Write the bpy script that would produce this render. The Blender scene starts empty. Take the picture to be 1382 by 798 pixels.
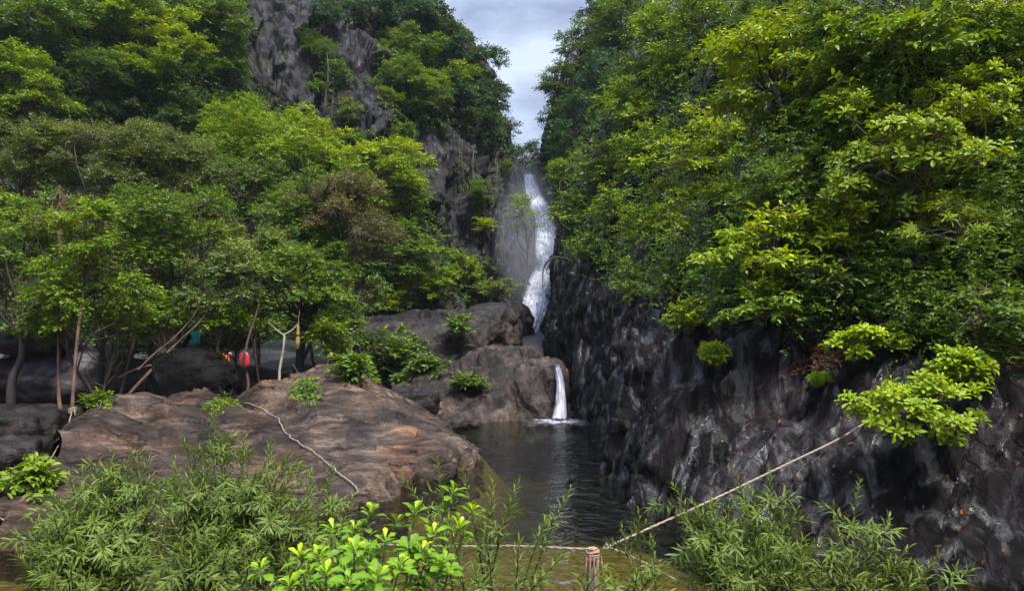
import bpy, math, random
import numpy as np
from mathutils import Vector, Matrix
from mathutils.bvhtree import BVHTree

# ------------------------------------------------------------------ camera, sky, sun, exposure
scn = bpy.context.scene
COL = scn.collection
R = math.radians
EYE = 3.2
PITCH = math.atan(56 / 950)
F = 950.0
cam = bpy.data.objects.new('camera', bpy.data.cameras.new('camera'))
COL.objects.link(cam)
cam.location = (0, 0, EYE)
cam.rotation_euler = (R(90) + PITCH, 0, 0)
cam.data.sensor_width = 36
cam.data.lens = F / 1382 * 36
cam.data.clip_start = 0.05
cam.data.clip_end = 1500
scn.camera = cam

SUN_EL, SUN_AZ = R(62), R(145)          # azimuth clockwise from +Y: high, behind the camera, to the right
w = bpy.data.worlds.new('World')
scn.world = w
w.use_nodes = True
nt = w.node_tree
nt.nodes.clear()
N = nt.nodes.new
L = nt.links.new
out = N('ShaderNodeOutputWorld')
bg = N('ShaderNodeBackground')
bg.inputs['Strength'].default_value = 0.1
sky = N('ShaderNodeTexSky')
sky.sky_type = 'NISHITA'
sky.sun_disc = False
sky.sun_elevation = SUN_EL
sky.sun_rotation = SUN_AZ
tc = N('ShaderNodeTexCoord')
mp = N('ShaderNodeMapping')
mp.inputs['Scale'].default_value = (1.0, 1.0, 2.2)
mp.inputs['Location'].default_value = (0.37, 0.0, 0.2)
cl = N('ShaderNodeTexNoise')
cl.inputs['Scale'].default_value = 4.2
cl.inputs['Detail'].default_value = 5
cl.inputs['Roughness'].default_value = 0.5
cr = N('ShaderNodeValToRGB')
cr.color_ramp.elements[0].position = 0.40
cr.color_ramp.elements[0].color = (1.6, 1.95, 2.85, 1)
cr.color_ramp.elements[1].position = 0.60
cr.color_ramp.elements[1].color = (3.9, 4.4, 5.5, 1)
mx = N('ShaderNodeMix')
mx.data_type = 'RGBA'
mx.inputs['Factor'].default_value = 0.86
# an overcast sky is brightest overhead
sx = N('ShaderNodeSeparateXYZ')
zr = N('ShaderNodeMapRange')
zr.inputs['From Min'].default_value = 0.42
zr.inputs['From Max'].default_value = 1.0
zr.inputs['To Min'].default_value = 1.0
zr.inputs['To Max'].default_value = 4.2
sc_ = N('ShaderNodeVectorMath')
sc_.operation = 'SCALE'
L(tc.outputs['Generated'], mp.inputs['Vector'])
L(mp.outputs['Vector'], cl.inputs['Vector'])
L(cl.outputs['Fac'], cr.inputs['Fac'])
L(sky.outputs['Color'], mx.inputs['A'])
L(cr.outputs['Color'], mx.inputs['B'])
L(tc.outputs['Generated'], sx.inputs['Vector'])
L(sx.outputs['Z'], zr.inputs['Value'])
L(mx.outputs['Result'], sc_.inputs[0])
L(zr.outputs['Result'], sc_.inputs['Scale'])
L(sc_.outputs['Vector'], bg.inputs['Color'])
L(bg.outputs['Background'], out.inputs['Surface'])

sl = bpy.data.lights.new('sun', 'SUN')
sl.energy = 4.4
sl.angle = R(8)
sl.color = (1.0, 0.93, 0.82)
so = bpy.data.objects.new('sun', sl)
COL.objects.link(so)
sd = Vector((math.sin(SUN_AZ) * math.cos(SUN_EL), math.cos(SUN_AZ) * math.cos(SUN_EL), math.sin(SUN_EL)))
so.rotation_euler = sd.to_track_quat('Z', 'Y').to_euler()
so.location = (0, -10, 40)
vs = scn.view_settings
vs.view_transform = 'Standard'
vs.look = 'None'
vs.gamma = 1
vs.use_curve_mapping = False
vs.exposure = 1.15
scn.cycles.max_bounces = 6
scn.cycles.transparent_max_bounces = 16
scn.cycles.caustics_reflective = False
scn.cycles.caustics_refractive = False

# ------------------------------------------------------------------ helpers
CP, SP = math.cos(PITCH), math.sin(PITCH)


def ray(px, py):
    u, v = (px - 691) / F, (399 - py) / F
    return np.array([u, CP - v * SP, SP + v * CP])


def at(px, py, Y):
    d = ray(px, py)
    return np.array([0, 0, EYE]) + d * (Y / d[1])


def proj(p):
    x, y, z = p[0], p[1], p[2] - EYE
    f = y * CP + z * SP
    v = -y * SP + z * CP
    return 691 + F * x / f, 399 - F * v / f


rs = np.random.RandomState(7)
_perm = np.random.RandomState(3).permutation(256)
_perm = np.concatenate([_perm, _perm, _perm])
_g = np.random.RandomState(5).normal(size=(256, 3))
_g /= np.linalg.norm(_g, axis=1)[:, None]


def perlin(p):
    i = np.floor(p).astype(int)
    f = p - i
    i &= 255
    u = f * f * f * (f * (f * 6 - 15) + 10)
    r = 0
    for a in (0, 1):
        for b in (0, 1):
            for c in (0, 1):
                h = _perm[_perm[_perm[(i[..., 0] + a) & 255] + ((i[..., 1] + b) & 255)] + ((i[..., 2] + c) & 255)]
                d = f - np.array([a, b, c])
                wgt = (u[..., 0] if a else 1 - u[..., 0]) * (u[..., 1] if b else 1 - u[..., 1]) * (u[..., 2] if c else 1 - u[..., 2])
                r = r + wgt * (_g[h] * d).sum(-1)
    return r * 1.5


def fbm(p, o=4, gain=0.5):
    r, a, t = 0, 1.0, 0
    for k in range(o):
        r = r + a * perlin(p * 2 ** k + 17.3 * k)
        t += a
        a *= gain
    return r / t


def ridged(p, o=4):
    r, a, t = 0, 1.0, 0
    for k in range(o):
        r = r + a * (1 - 2 * np.abs(perlin(p * 2 ** k + 9.1 * k)))
        t += a
        a *= 0.5
    return r / t


def sstep(a, b, x):
    t = np.clip((x - a) / (b - a), 0, 1)
    return t * t * (3 - 2 * t)


def facet(p, tilt=0.9, seed=0):
    """fractured rock: every cell of a Voronoi net is its own tilted plane"""
    i = np.floor(p).astype(int)
    best = np.full(p.shape[:-1], 1e9)
    val = np.zeros(p.shape[:-1])
    for a in (-1, 0, 1):
        for b in (-1, 0, 1):
            for c in (-1, 0, 1):
                j = i + np.array([a, b, c])
                h = _perm[_perm[_perm[(j[..., 0] + seed) & 255] + (j[..., 1] & 255)] + (j[..., 2] & 255)]
                ctr = j + .5 + _g[h] * .42
                d = p - ctr
                d2 = (d * d).sum(-1)
                v = (h / 255.0 - .5) + tilt * (d * _g[(h * 7 + 31) & 255]).sum(-1)
                m = d2 < best
                best = np.where(m, d2, best)
                val = np.where(m, v, val)
    return val


def terr(x, n, sharp=0.25):          # turn a smooth field into ledges
    y = x * n
    k = np.floor(y)
    return (k + sstep(0.5 - sharp, 0.5 + sharp, y - k)) / n


def catmull(P, n, axis=0):
    P = np.moveaxis(np.asarray(P, float), axis, 0)
    m = len(P)
    t = np.linspace(0, m - 1, n)
    i = np.minimum(t.astype(int), m - 2)
    f = (t - i).reshape((-1,) + (1,) * (P.ndim - 1))
    p0, p1, p2, p3 = P[np.maximum(i - 1, 0)], P[i], P[i + 1], P[np.minimum(i + 2, m - 1)]
    r = 0.5 * (2 * p1 + (p2 - p0) * f + (2 * p0 - 5 * p1 + 4 * p2 - p3) * f ** 2 + (3 * p1 - p0 - 3 * p2 + p3) * f ** 3)
    return np.moveaxis(r, 0, axis)


def gnormal(G):
    a = np.gradient(G, axis=0)
    b = np.gradient(G, axis=1)
    n = np.cross(a, b)
    return n / (np.linalg.norm(n, axis=-1, keepdims=True) + 1e-9)


def tag(o, label=None, cat=None, group=None, kind=None):
    if label: o['label'] = label
    if cat: o['category'] = cat
    if group: o['group'] = group
    if kind: o['kind'] = kind
    return o


def empty(name, loc, label, cat, group=None):
    o = bpy.data.objects.new(name, None)
    COL.objects.link(o)
    o.location = Vector(loc)
    o.empty_display_size = 0.2
    return tag(o, label, cat, group)


def mesh_np(name, V, loops, counts, mat, parent=None, smooth=False, attrs=None, origin=None):
    """one mesh object from flat arrays; origin: world point its vertices are stored relative to"""
    V = np.asarray(V, np.float32)
    if origin is None and parent is not None:
        origin = parent.location
    if origin is not None:
        V = V - np.array(origin, np.float32)
    me = bpy.data.meshes.new(name)
    counts = np.asarray(counts, np.int32)
    loops = np.asarray(loops, np.int32)
    me.vertices.add(len(V))
    me.vertices.foreach_set('co', V.ravel())
    me.loops.add(len(loops))
    me.loops.foreach_set('vertex_index', loops)
    me.polygons.add(len(counts))
    st = np.zeros(len(counts), np.int32)
    st[1:] = np.cumsum(counts)[:-1]
    me.polygons.foreach_set('loop_start', st)
    if smooth:
        me.polygons.foreach_set('use_smooth', np.ones(len(counts), bool))
    for k, a in (attrs or {}).items():
        at_ = me.attributes.new(k, 'FLOAT', 'FACE')
        at_.data.foreach_set('value', np.asarray(a, np.float32))
    me.update(calc_edges=True)
    me.validate()
    if mat: me.materials.append(mat)
    o = bpy.data.objects.new(name, me)
    COL.objects.link(o)
    if parent is not None:
        o.parent = parent
    elif origin is not None:
        o.location = Vector(origin)
    return o


def grid_faces(n, m, flip=False, off=0):
    i = np.arange(n - 1)[:, None] * m + np.arange(m - 1)[None, :]
    q = np.stack([i, i + 1, i + m + 1, i + m], -1).reshape(-1, 4)
    if flip: q = q[:, ::-1]
    return q + off


BV, BF, BN = [], [], [0]                # everything the plants stand on


def grid(name, G, mat, flip=False, solid=True, parent=None, smooth=True, origin=None):
    n, m = G.shape[:2]
    q = grid_faces(n, m, flip)
    V = G.reshape(-1, 3)
    if solid:
        BV.append(V); BF.append(q + BN[0]); BN[0] += len(V)
    return mesh_np(name, V, q.ravel(), np.full(len(q), 4), mat, parent, smooth, origin=origin)


class MB:
    """collects tubes, leaves and boxes, links them as ONE mesh object"""
    def __init__(s):
        s.V, s.Lp, s.C, s.n, s.T = [], [], [], 0, []

    def add(s, V, faces, tint=0.5):
        V = np.asarray(V, float)
        faces = np.asarray(faces)
        s.V.append(V)
        s.Lp.append((faces + s.n).ravel())
        s.C.append(np.full(len(faces), faces.shape[1]))
        s.T.append(np.broadcast_to(tint, (len(faces),)))
        s.n += len(V)

    def tube(s, P, rad, k=5, tint=0.5, cap=True):
        P = np.asarray(P, float)
        n = len(P)
        rad = np.broadcast_to(rad, (n,))
        t = np.gradient(P, axis=0)
        t /= np.linalg.norm(t, axis=1)[:, None] + 1e-9
        ref = np.array([0.31, 0.93, 0.17]) if abs(t[:, 2]).mean() > 0.6 else np.array([0.1, 0.2, 0.97])
        a = np.cross(t, ref); a /= np.linalg.norm(a, axis=1)[:, None] + 1e-9
        b = np.cross(t, a)
        th = np.arange(k) * 2 * math.pi / k
        V = P[:, None] + rad[:, None, None] * (a[:, None] * np.cos(th)[None, :, None] + b[:, None] * np.sin(th)[None, :, None])
        i = np.arange(n - 1)[:, None] * k + np.arange(k)[None]
        j = np.arange(n - 1)[:, None] * k + (np.arange(k)[None] + 1) % k
        s.add(V.reshape(-1, 3), np.stack([i, j, j + k, i + k], -1).reshape(-1, 4), tint)
        if cap and k >= 4:
            c0 = np.arange(k)[None]
            s.add(V[0], c0[:, ::-1], tint); s.add(V[-1], c0, tint)

    def build(s, name, mat, parent=None, smooth=False, origin=None):
        return mesh_np(name, np.concatenate(s.V), np.concatenate(s.Lp), np.concatenate(s.C), mat, parent, smooth,
                       {'tint': np.concatenate(s.T)}, origin)


def unit(a):
    return a / (np.linalg.norm(a, axis=-1, keepdims=True) + 1e-9)


# leaf templates: (t along, w across, c lift) + faces
LEAF = {
    'far': (np.array([(0, 0, 0), (.45, .5, .1), (1, 0, -.05), (.45, -.5, .1)]), [(0, 1, 2), (0, 2, 3)]),
    'mid': (np.array([(0, 0, 0), (.35, .46, .12), (.35, 0, 0), (.35, -.46, .12), (.75, .36, .02), (.75, 0, -.05), (.75, -.36, .02), (1, 0, -.18)]),
            [(0, 1, 2), (0, 2, 3), (1, 4, 2), (2, 4, 5), (2, 5, 3), (3, 5, 6), (4, 7, 5), (5, 7, 6)]),
    'obov': (np.array([(0, 0, 0), (.42, .30, .10), (.42, 0, .02), (.42, -.30, .10), (.78, .5, .08), (.78, 0, 0), (.78, -.5, .08), (1, .14, -.08), (1, -.14, -.08)]),
             [(0, 1, 2), (0, 2, 3), (1, 4, 2), (2, 4, 5), (2, 5, 3), (3, 5, 6), (4, 7, 5), (5, 7, 8), (5, 8, 6)]),
    'narrow': (np.array([(0, 0, 0), (.3, .5, .06), (.3, -.5, .06), (.7, .4, .0), (.7, -.4, .0), (1, 0, -.14)]),
               [(0, 1, 2), (1, 3, 2), (2, 3, 4), (3, 5, 4)]),
}


def leaves(mb, P, D, U, Ln, W, kind, tint):
    """a batch of leaves: at P, growing along D, upper side towards U"""
    if len(P) == 0: return
    T, Fc = LEAF[kind]
    D = unit(D)
    S = unit(np.cross(D, U))
    Nn = np.cross(S, D)
    Ln = np.broadcast_to(Ln, (len(P),))[:, None, None]
    W = np.broadcast_to(W, (len(P),))[:, None, None]
    V = P[:, None] + D[:, None] * T[None, :, 0:1] * Ln + S[:, None] * T[None, :, 1:2] * W + Nn[:, None] * T[None, :, 2:3] * Ln
    k = len(T)
    q = np.array(Fc)[None] + (np.arange(len(P)) * k)[:, None, None]
    tt = np.repeat(np.broadcast_to(tint, (len(P),)), len(Fc))
    mb.add(V.reshape(-1, 3), q.reshape(-1, 3), tt)


# ------------------------------------------------------------------ materials
def new_mat(name):
    m = bpy.data.materials.new(name)
    m.use_nodes = True
    t = m.node_tree
    t.nodes.clear()
    o = t.nodes.new('ShaderNodeOutputMaterial')
    return m, t, t.nodes.new, t.links.new, o


def ramp(t, stops):
    r = t.nodes.new('ShaderNodeValToRGB')
    e = r.color_ramp.elements
    while len(e) > 1: e.remove(e[0])
    e[0].position, e[0].color = stops[0][0], (*stops[0][1], 1)
    for p, c in stops[1:]:
        k = e.new(p); k.color = (*c, 1)
    return r


def noise(t, scale, detail=5, rough=0.55, vec=None, dist=0.0):
    n = t.nodes.new('ShaderNodeTexNoise')
    n.inputs['Scale'].default_value = scale
    n.inputs['Detail'].default_value = detail
    n.inputs['Roughness'].default_value = rough
    n.inputs['Distortion'].default_value = dist
    if vec is not None: t.links.new(vec, n.inputs['Vector'])
    return n


def mapped(t, scale, rot=(0, 0, 0)):
    c = t.nodes.new('ShaderNodeTexCoord')
    m = t.nodes.new('ShaderNodeMapping')
    m.inputs['Scale'].default_value = scale
    m.inputs['Rotation'].default_value = rot
    t.links.new(c.outputs['Object'], m.inputs['Vector'])
    return m.outputs['Vector']


def mixc(t, a, b, fac, mode='MIX'):
    m = t.nodes.new('ShaderNodeMix')
    m.data_type = 'RGBA'
    m.blend_type = mode
    for k, v in (('A', a), ('B', b), ('Factor', fac)):
        if isinstance(v, (int, float)): m.inputs[k].default_value = v
        elif isinstance(v, tuple): m.inputs[k].default_value = (*v, 1)
        else: t.links.new(v, m.inputs[k])
    return m.outputs['Result']


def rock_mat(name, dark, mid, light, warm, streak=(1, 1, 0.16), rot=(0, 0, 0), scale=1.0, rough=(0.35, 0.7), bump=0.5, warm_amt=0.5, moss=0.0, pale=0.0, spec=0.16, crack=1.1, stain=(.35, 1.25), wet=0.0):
    m, t, N_, L_, o = new_mat(name)
    v0 = mapped(t, (1, 1, 1))
    v1 = mapped(t, streak, rot)
    n1 = noise(t, 0.55 * scale, 6, 0.6, v0)
    n2 = noise(t, 2.6 * scale, 9, 0.7, v1, 0.5)
    n3 = noise(t, 13 * scale, 8, 0.72, v1)
    base = ramp(t, [(0.36, dark), (0.5, mid), (0.64, light)])
    s = N_('ShaderNodeMath'); s.operation = 'MULTIPLY_ADD'
    L_(n2.outputs['Fac'], s.inputs[0]); s.inputs[1].default_value = 0.7
    s2 = N_('ShaderNodeMath'); s2.operation = 'MULTIPLY'
    L_(n3.outputs['Fac'], s2.inputs[0]); s2.inputs[1].default_value = 0.3
    L_(s2.outputs[0], s.inputs[2])
    L_(s.outputs[0], base.inputs['Fac'])
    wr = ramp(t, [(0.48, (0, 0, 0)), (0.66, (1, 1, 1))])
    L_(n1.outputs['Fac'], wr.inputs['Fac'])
    wm = N_('ShaderNodeMath'); wm.operation = 'MULTIPLY'; wm.inputs[1].default_value = warm_amt
    L_(wr.outputs['Color'], wm.inputs[0])
    wcol = mixc(t, base.outputs['Color'], warm, 1.0, 'MULTIPLY')
    c = mixc(t, base.outputs['Color'], wcol, wm.outputs[0])
    if pale:
        n5 = noise(t, 3.3 * scale, 4, 0.7, v1)
        pr = ramp(t, [(0.63, (0, 0, 0)), (0.70, (pale, pale, pale))])
        L_(n5.outputs['Fac'], pr.inputs['Fac'])
        c = mixc(t, c, (0.2, 0.16, 0.13), pr.outputs['Color'])
    if moss:
        n4 = noise(t, 1.1, 5, 0.6, v0)
        mr = ramp(t, [(0.56, (0, 0, 0)), (0.7, (moss, moss, moss))])
        L_(n4.outputs['Fac'], mr.inputs['Fac'])
        c = mixc(t, c, (0.035, 0.05, 0.012), mr.outputs['Color'])
    n8 = noise(t, .33 * scale, 4, 0.55, mapped(t, (1, 1, .5)), 1.2)
    st = ramp(t, [(.40, (stain[0],) * 3), (.60, (stain[1],) * 3)]); L_(n8.outputs['Fac'], st.inputs['Fac'])
    c = mixc(t, c, st.outputs['Color'], 1.0, 'MULTIPLY')
    # fissures
    wv = N_('ShaderNodeVectorMath'); wv.operation = 'MULTIPLY_ADD'
    nw = noise(t, 1.6 * scale, 5, 0.6, v0)
    L_(nw.outputs['Color'], wv.inputs[0]); wv.inputs[1].default_value = (.9, .9, .9); L_(v1, wv.inputs[2])
    vo = N_('ShaderNodeTexVoronoi'); vo.feature = 'DISTANCE_TO_EDGE'; vo.inputs['Scale'].default_value = crack * scale
    L_(wv.outputs[0], vo.inputs['Vector'])
    ck = ramp(t, [(0.0, (.12, .12, .12)), (0.022, (.5, .5, .5)), (0.07, (1, 1, 1))])
    L_(vo.outputs['Distance'], ck.inputs['Fac'])
    n7 = noise(t, .9 * scale, 3, .5, v0)
    cm_ = ramp(t, [(.42, (0, 0, 0)), (.58, (1, 1, 1))]); L_(n7.outputs['Fac'], cm_.inputs['Fac'])
    ckm = mixc(t, (1.0, 1.0, 1.0), ck.outputs['Color'], cm_.outputs['Color'])
    c = mixc(t, c, ckm, 1.0, 'MULTIPLY')
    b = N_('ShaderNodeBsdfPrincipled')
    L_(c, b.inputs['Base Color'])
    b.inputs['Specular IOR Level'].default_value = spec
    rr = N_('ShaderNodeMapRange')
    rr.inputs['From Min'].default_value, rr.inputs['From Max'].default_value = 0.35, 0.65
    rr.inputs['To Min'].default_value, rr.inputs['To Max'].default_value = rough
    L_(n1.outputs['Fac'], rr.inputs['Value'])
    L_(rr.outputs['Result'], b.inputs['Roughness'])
    if wet:                                   # water runs down in streaks: glossy there, dull between
        n9 = noise(t, 1.5 * scale, 6, 0.6, v1, 0.8)
        wk = ramp(t, [(.50, (0, 0, 0)), (.62, (1, 1, 1))]); L_(n9.outputs['Fac'], wk.inputs['Fac'])
        r2 = N_('ShaderNodeMapRange'); r2.inputs['To Min'].default_value, r2.inputs['To Max'].default_value = .62, .14
        L_(wk.outputs['Color'], r2.inputs['Value']); L_(r2.outputs[0], b.inputs['Roughness'])
        s3 = N_('ShaderNodeMapRange'); s3.inputs['To Min'].default_value, s3.inputs['To Max'].default_value = .08, wet
        L_(wk.outputs['Color'], s3.inputs['Value']); L_(s3.outputs[0], b.inputs['Specular IOR Level'])
    hb = N_('ShaderNodeMath'); hb.operation = 'MULTIPLY_ADD'
    n6 = noise(t, 26 * scale, 4, 0.6, v0)
    L_(n6.outputs['Fac'], hb.inputs[0]); hb.inputs[1].default_value = 0.18
    L_(s.outputs[0], hb.inputs[2])
    hc = N_('ShaderNodeMath'); hc.operation = 'MULTIPLY_ADD'; hc.inputs[1].default_value = .45
    L_(ckm, hc.inputs[0]); L_(hb.outputs[0], hc.inputs[2]); hb = hc
    bp = N_('ShaderNodeBump')
    bp.inputs['Strength'].default_value = bump
    bp.inputs['Distance'].default_value = 0.16
    L_(hb.outputs[0], bp.inputs['Height'])
    L_(bp.outputs['Normal'], b.inputs['Normal'])
    L_(b.outputs[0], o.inputs['Surface'])
    return m


def simple(name, col, rough=0.6, var=0.3, scale=8, bump=0.0, metallic=0.0, stretch=(1, 1, 1)):
    m, t, N_, L_, o = new_mat(name)
    n = noise(t, scale, 4, 0.6, mapped(t, stretch))
    r = ramp(t, [(0.3, tuple(c * (1 - var) for c in col)), (0.7, tuple(min(1, c * (1 + var)) for c in col))])
    L_(n.outputs['Fac'], r.inputs['Fac'])
    b = N_('ShaderNodeBsdfPrincipled')
    b.inputs['Roughness'].default_value = rough
    b.inputs['Metallic'].default_value = metallic
    L_(r.outputs['Color'], b.inputs['Base Color'])
    if bump:
        bp = N_('ShaderNodeBump'); bp.inputs['Strength'].default_value = bump; bp.inputs['Distance'].default_value = 0.03
        L_(n.outputs['Fac'], bp.inputs['Height']); L_(bp.outputs['Normal'], b.inputs['Normal'])
    L_(b.outputs[0], o.inputs['Surface'])
    return m


def leaf_mat():
    """one foliage material: the object's own colour, each leaf a little different, young leaves yellower"""
    m, t, N_, L_, o = new_mat('leaf')
    oi = N_('ShaderNodeObjectInfo')
    a = N_('ShaderNodeAttribute'); a.attribute_name = 'tint'
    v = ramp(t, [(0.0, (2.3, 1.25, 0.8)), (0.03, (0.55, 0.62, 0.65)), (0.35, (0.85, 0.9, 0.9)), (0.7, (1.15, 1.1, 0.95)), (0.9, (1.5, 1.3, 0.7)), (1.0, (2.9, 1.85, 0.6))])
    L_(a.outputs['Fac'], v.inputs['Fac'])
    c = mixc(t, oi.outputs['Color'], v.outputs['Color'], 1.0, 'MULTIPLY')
    b = N_('ShaderNodeBsdfPrincipled')
    b.inputs['Roughness'].default_value = 0.48
    b.inputs['Specular IOR Level'].default_value = 0.22
    L_(c, b.inputs['Base Color'])
    tr = N_('ShaderNodeBsdfTranslucent')
    tcol = mixc(t, c, (1.25, 1.15, 0.5), 1.0, 'MULTIPLY')
    L_(tcol, tr.inputs['Color'])
    ms = N_('ShaderNodeMixShader'); ms.inputs[0].default_value = 0.32
    L_(b.outputs[0], ms.inputs[1]); L_(tr.outputs[0], ms.inputs[2])
    L_(ms.outputs[0], o.inputs['Surface'])
    return m


M = {}
M['leaf'] = leaf_mat()
M['slab'] = rock_mat('brown_rock', (0.011, 0.0085, 0.007), (0.048, 0.034, 0.027), (0.155, 0.108, 0.08), (1.5, 1.05, 0.68), (0.25, 1.1, 1.8), (0, 0, R(-30)), 1.1, (0.4, 0.7), 0.8, 0.7)
M['boulder'] = rock_mat('grey_brown_rock', (0.008, 0.006, 0.0055), (0.036, 0.028, 0.025), (0.10, 0.078, 0.070), (1.25, 1.0, 0.8), (1, 1, 0.45), (R(20), R(35), 0), 1.1, (0.45, 0.75), 0.7, 0.6)
M['ledge'] = rock_mat('dark_ledge_rock', (0.005, 0.004, 0.004), (0.016, 0.0125, 0.012), (0.05, 0.039, 0.037), (1.3, 1.0, 0.85), (0.5, 0.5, 0.5), (0, 0, 0), 1.0, (0.3, 0.65), 0.6, 0.4)
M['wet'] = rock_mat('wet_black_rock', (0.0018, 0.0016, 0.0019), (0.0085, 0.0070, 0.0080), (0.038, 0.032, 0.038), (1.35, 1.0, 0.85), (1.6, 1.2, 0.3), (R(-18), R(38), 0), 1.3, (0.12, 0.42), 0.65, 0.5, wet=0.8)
M['cliff'] = rock_mat('cliff_rock', (0.001, 0.001, 0.0014), (0.0065, 0.006, 0.0085), (0.036, 0.034, 0.050), (1.35, 0.8, 0.6), (1, 1, 0.3), (0, R(7), 0), 0.6, (0.4, 0.75), 0.9, 0.3, 0.5, 0.4, crack=.8)
M['dark'] = rock_mat('grey_lilac_rock', (0.012, 0.011, 0.013), (0.06, 0.055, 0.066), (0.15, 0.14, 0.165), (1.2, 0.9, 0.75), (0.4, 0.8, 1), (0, 0, 0), 0.9, (0.35, 0.7), 0.6, 0.5)  # grey-lilac rock behind the trunks and the slab
M['black'] = rock_mat('black_rock', (0.0015, 0.0015, 0.0015), (0.003, 0.003, 0.003), (0.007, 0.0066, 0.006), (1, 1, 1), (0.5, 0.5, 1.4), (0, 0, 0), 1.2, (0.6, 0.85), 0.5, 0.2, spec=0.1)
M['bark'] = simple('bark', (0.06, 0.045, 0.035), 0.85, 0.8, 11, 0.6, stretch=(1, 1, 0.25))
M['bark_red'] = simple('red_brown_bark', (0.06, 0.029, 0.018), 0.85, 0.9, 5, 0.5, stretch=(1, 1, 0.25))
M['bark_pale'] = simple('pale_bark', (0.26, 0.22, 0.18), 0.8, 0.6, 9, 0.5, stretch=(1, 1, 0.5))
M['bark_dark'] = simple('dark_bark', (0.022, 0.016, 0.013), 0.85, 0.5, 14, 0.6, stretch=(1, 1, 0.25))
# ------------------------------------------------------------------ the setting: ground, hills, rock faces, water
def displace(G, f, sign=1):
    n = gnormal(G) * sign
    return G + n * f(G)[..., None]


def lines_interp(P, n):
    return catmull(np.array(P, float), n)


def wall_loft(foot, profiles, ns, nh, side):
    """foot: (x, y, z0) points; profiles: per foot point a list of (height, set-back)"""
    Fp = lines_interp(foot, ns)
    tg = np.gradient(Fp[:, :2], axis=0)
    tg /= np.linalg.norm(tg, axis=1)[:, None]
    nr = np.stack([tg[:, 1], -tg[:, 0]], 1) * side
    k = np.ones(9) / 9
    for a in (0, 1):
        nr[:, a] = np.convolve(np.pad(nr[:, a], 4, 'edge'), k, 'valid')
    nr = unit(nr)
    prof = np.array([np.stack([np.interp(np.linspace(0, 1, nh) ** 1.25 * p[-1][0], [a for a, _ in p], [b for _, b in p]),
                               np.linspace(0, 1, nh) ** 1.25 * p[-1][0]], 1) for p in profiles])
    prof = catmull(prof, ns)
    G = np.zeros((ns, nh, 3))
    G[..., 0] = Fp[:, None, 0] + nr[:, None, 0] * prof[..., 0]
    G[..., 1] = Fp[:, None, 1] + nr[:, None, 1] * prof[..., 0]
    G[..., 2] = Fp[:, None, 2] + prof[..., 1]
    return G


# --- right: the rock wall rising out of the pool, wooded above
near = [(0, 0), (1.0, .7), (2.0, 1.75), (3.0, 2.95), (4.0, 4.1), (6, 5.4), (9, 6.8), (14, 9.5), (24, 15)]
nr2 = [(0, 0), (1.5, .45), (2.6, 1.1), (3.6, 2.2), (4.6, 3.1), (7, 4.2), (10, 5.6), (16, 9), (30, 17)]
midp = [(0, 0), (1.5, .3), (3, .75), (5, 1.7), (7, 2.7), (10, 4.3), (14, 6.6), (22, 10), (40, 18)]
farp = [(0, 0), (2, .3), (4, .9), (7, 2.1), (10, 3.6), (14, 5.4), (20, 8), (28, 12), (42, 20)]
gorg = [(0, 0), (2, .1), (5, .4), (9, 1.5), (13, 3.4), (17, 5.4), (22, 8), (30, 12), (40, 19)]
footR = [(22, 2, -.6), (14, 4, -.6), (8.6, 7.2, -.6), (5.2, 9.2, -.6), (3.5, 11, -.6), (2.65, 13.2, -.6), (2.55, 15.2, -.6), (2.9, 17.8, -.6), (3.2, 20.5, -.6), (3.0, 24.5, -.6),
         (2.55, 28, -.6), (2.3, 33, 1.0), (2.1, 40, 1.5), (2.8, 46, 4.0), (4.1, 53, 9), (3.6, 59, 15), (3.4, 64, 18), (4, 80, 19), (6, 110, 19)]
profR = [near, near, near, near, near, near, nr2, midp, midp, midp, farp, farp, gorg, gorg, gorg, gorg, gorg, gorg, gorg]
GR = wall_loft(footR, profR, 680, 250, 1)
dipR = np.array([-.45, -.25, -.86])


def rockR(G):
    along = (G * dipR).sum(-1)[..., None] * dipR
    q = (G - along) + along * 0.22                         # stretched down the dip
    big = fbm(G * 0.22, 3) * 0.9
    st = ridged(q * 0.62 + 3.1, 5) * 0.42
    led = terr(fbm(q * 0.5 + 7, 4) * 1.6, 5, 0.16) * 0.55
    fine = fbm(G * 2.6, 3) * 0.09
    fc = facet(q * 0.75 + fbm(G * .8, 2)[..., None] * .35, .9, 3) * .62 + facet(q * 2.0 + 5, .9, 8) * .26 + facet(q * 5.5, 1.0, 5) * .09
    k = np.interp(G[..., 1], [9, 13, 17], [.5, .6, 1.0])
    return -(big + st * k + led * .2 * k + fc * k + fine) * np.interp(G[..., 1], [8, 12, 20, 25, 50, 60], [.75, .9, 1.1, .8, .7, 1.0]) + 0.1


GR = displace(GR, rockR, 1)
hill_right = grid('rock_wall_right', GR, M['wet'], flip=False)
tag(hill_right, kind='structure')

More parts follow.
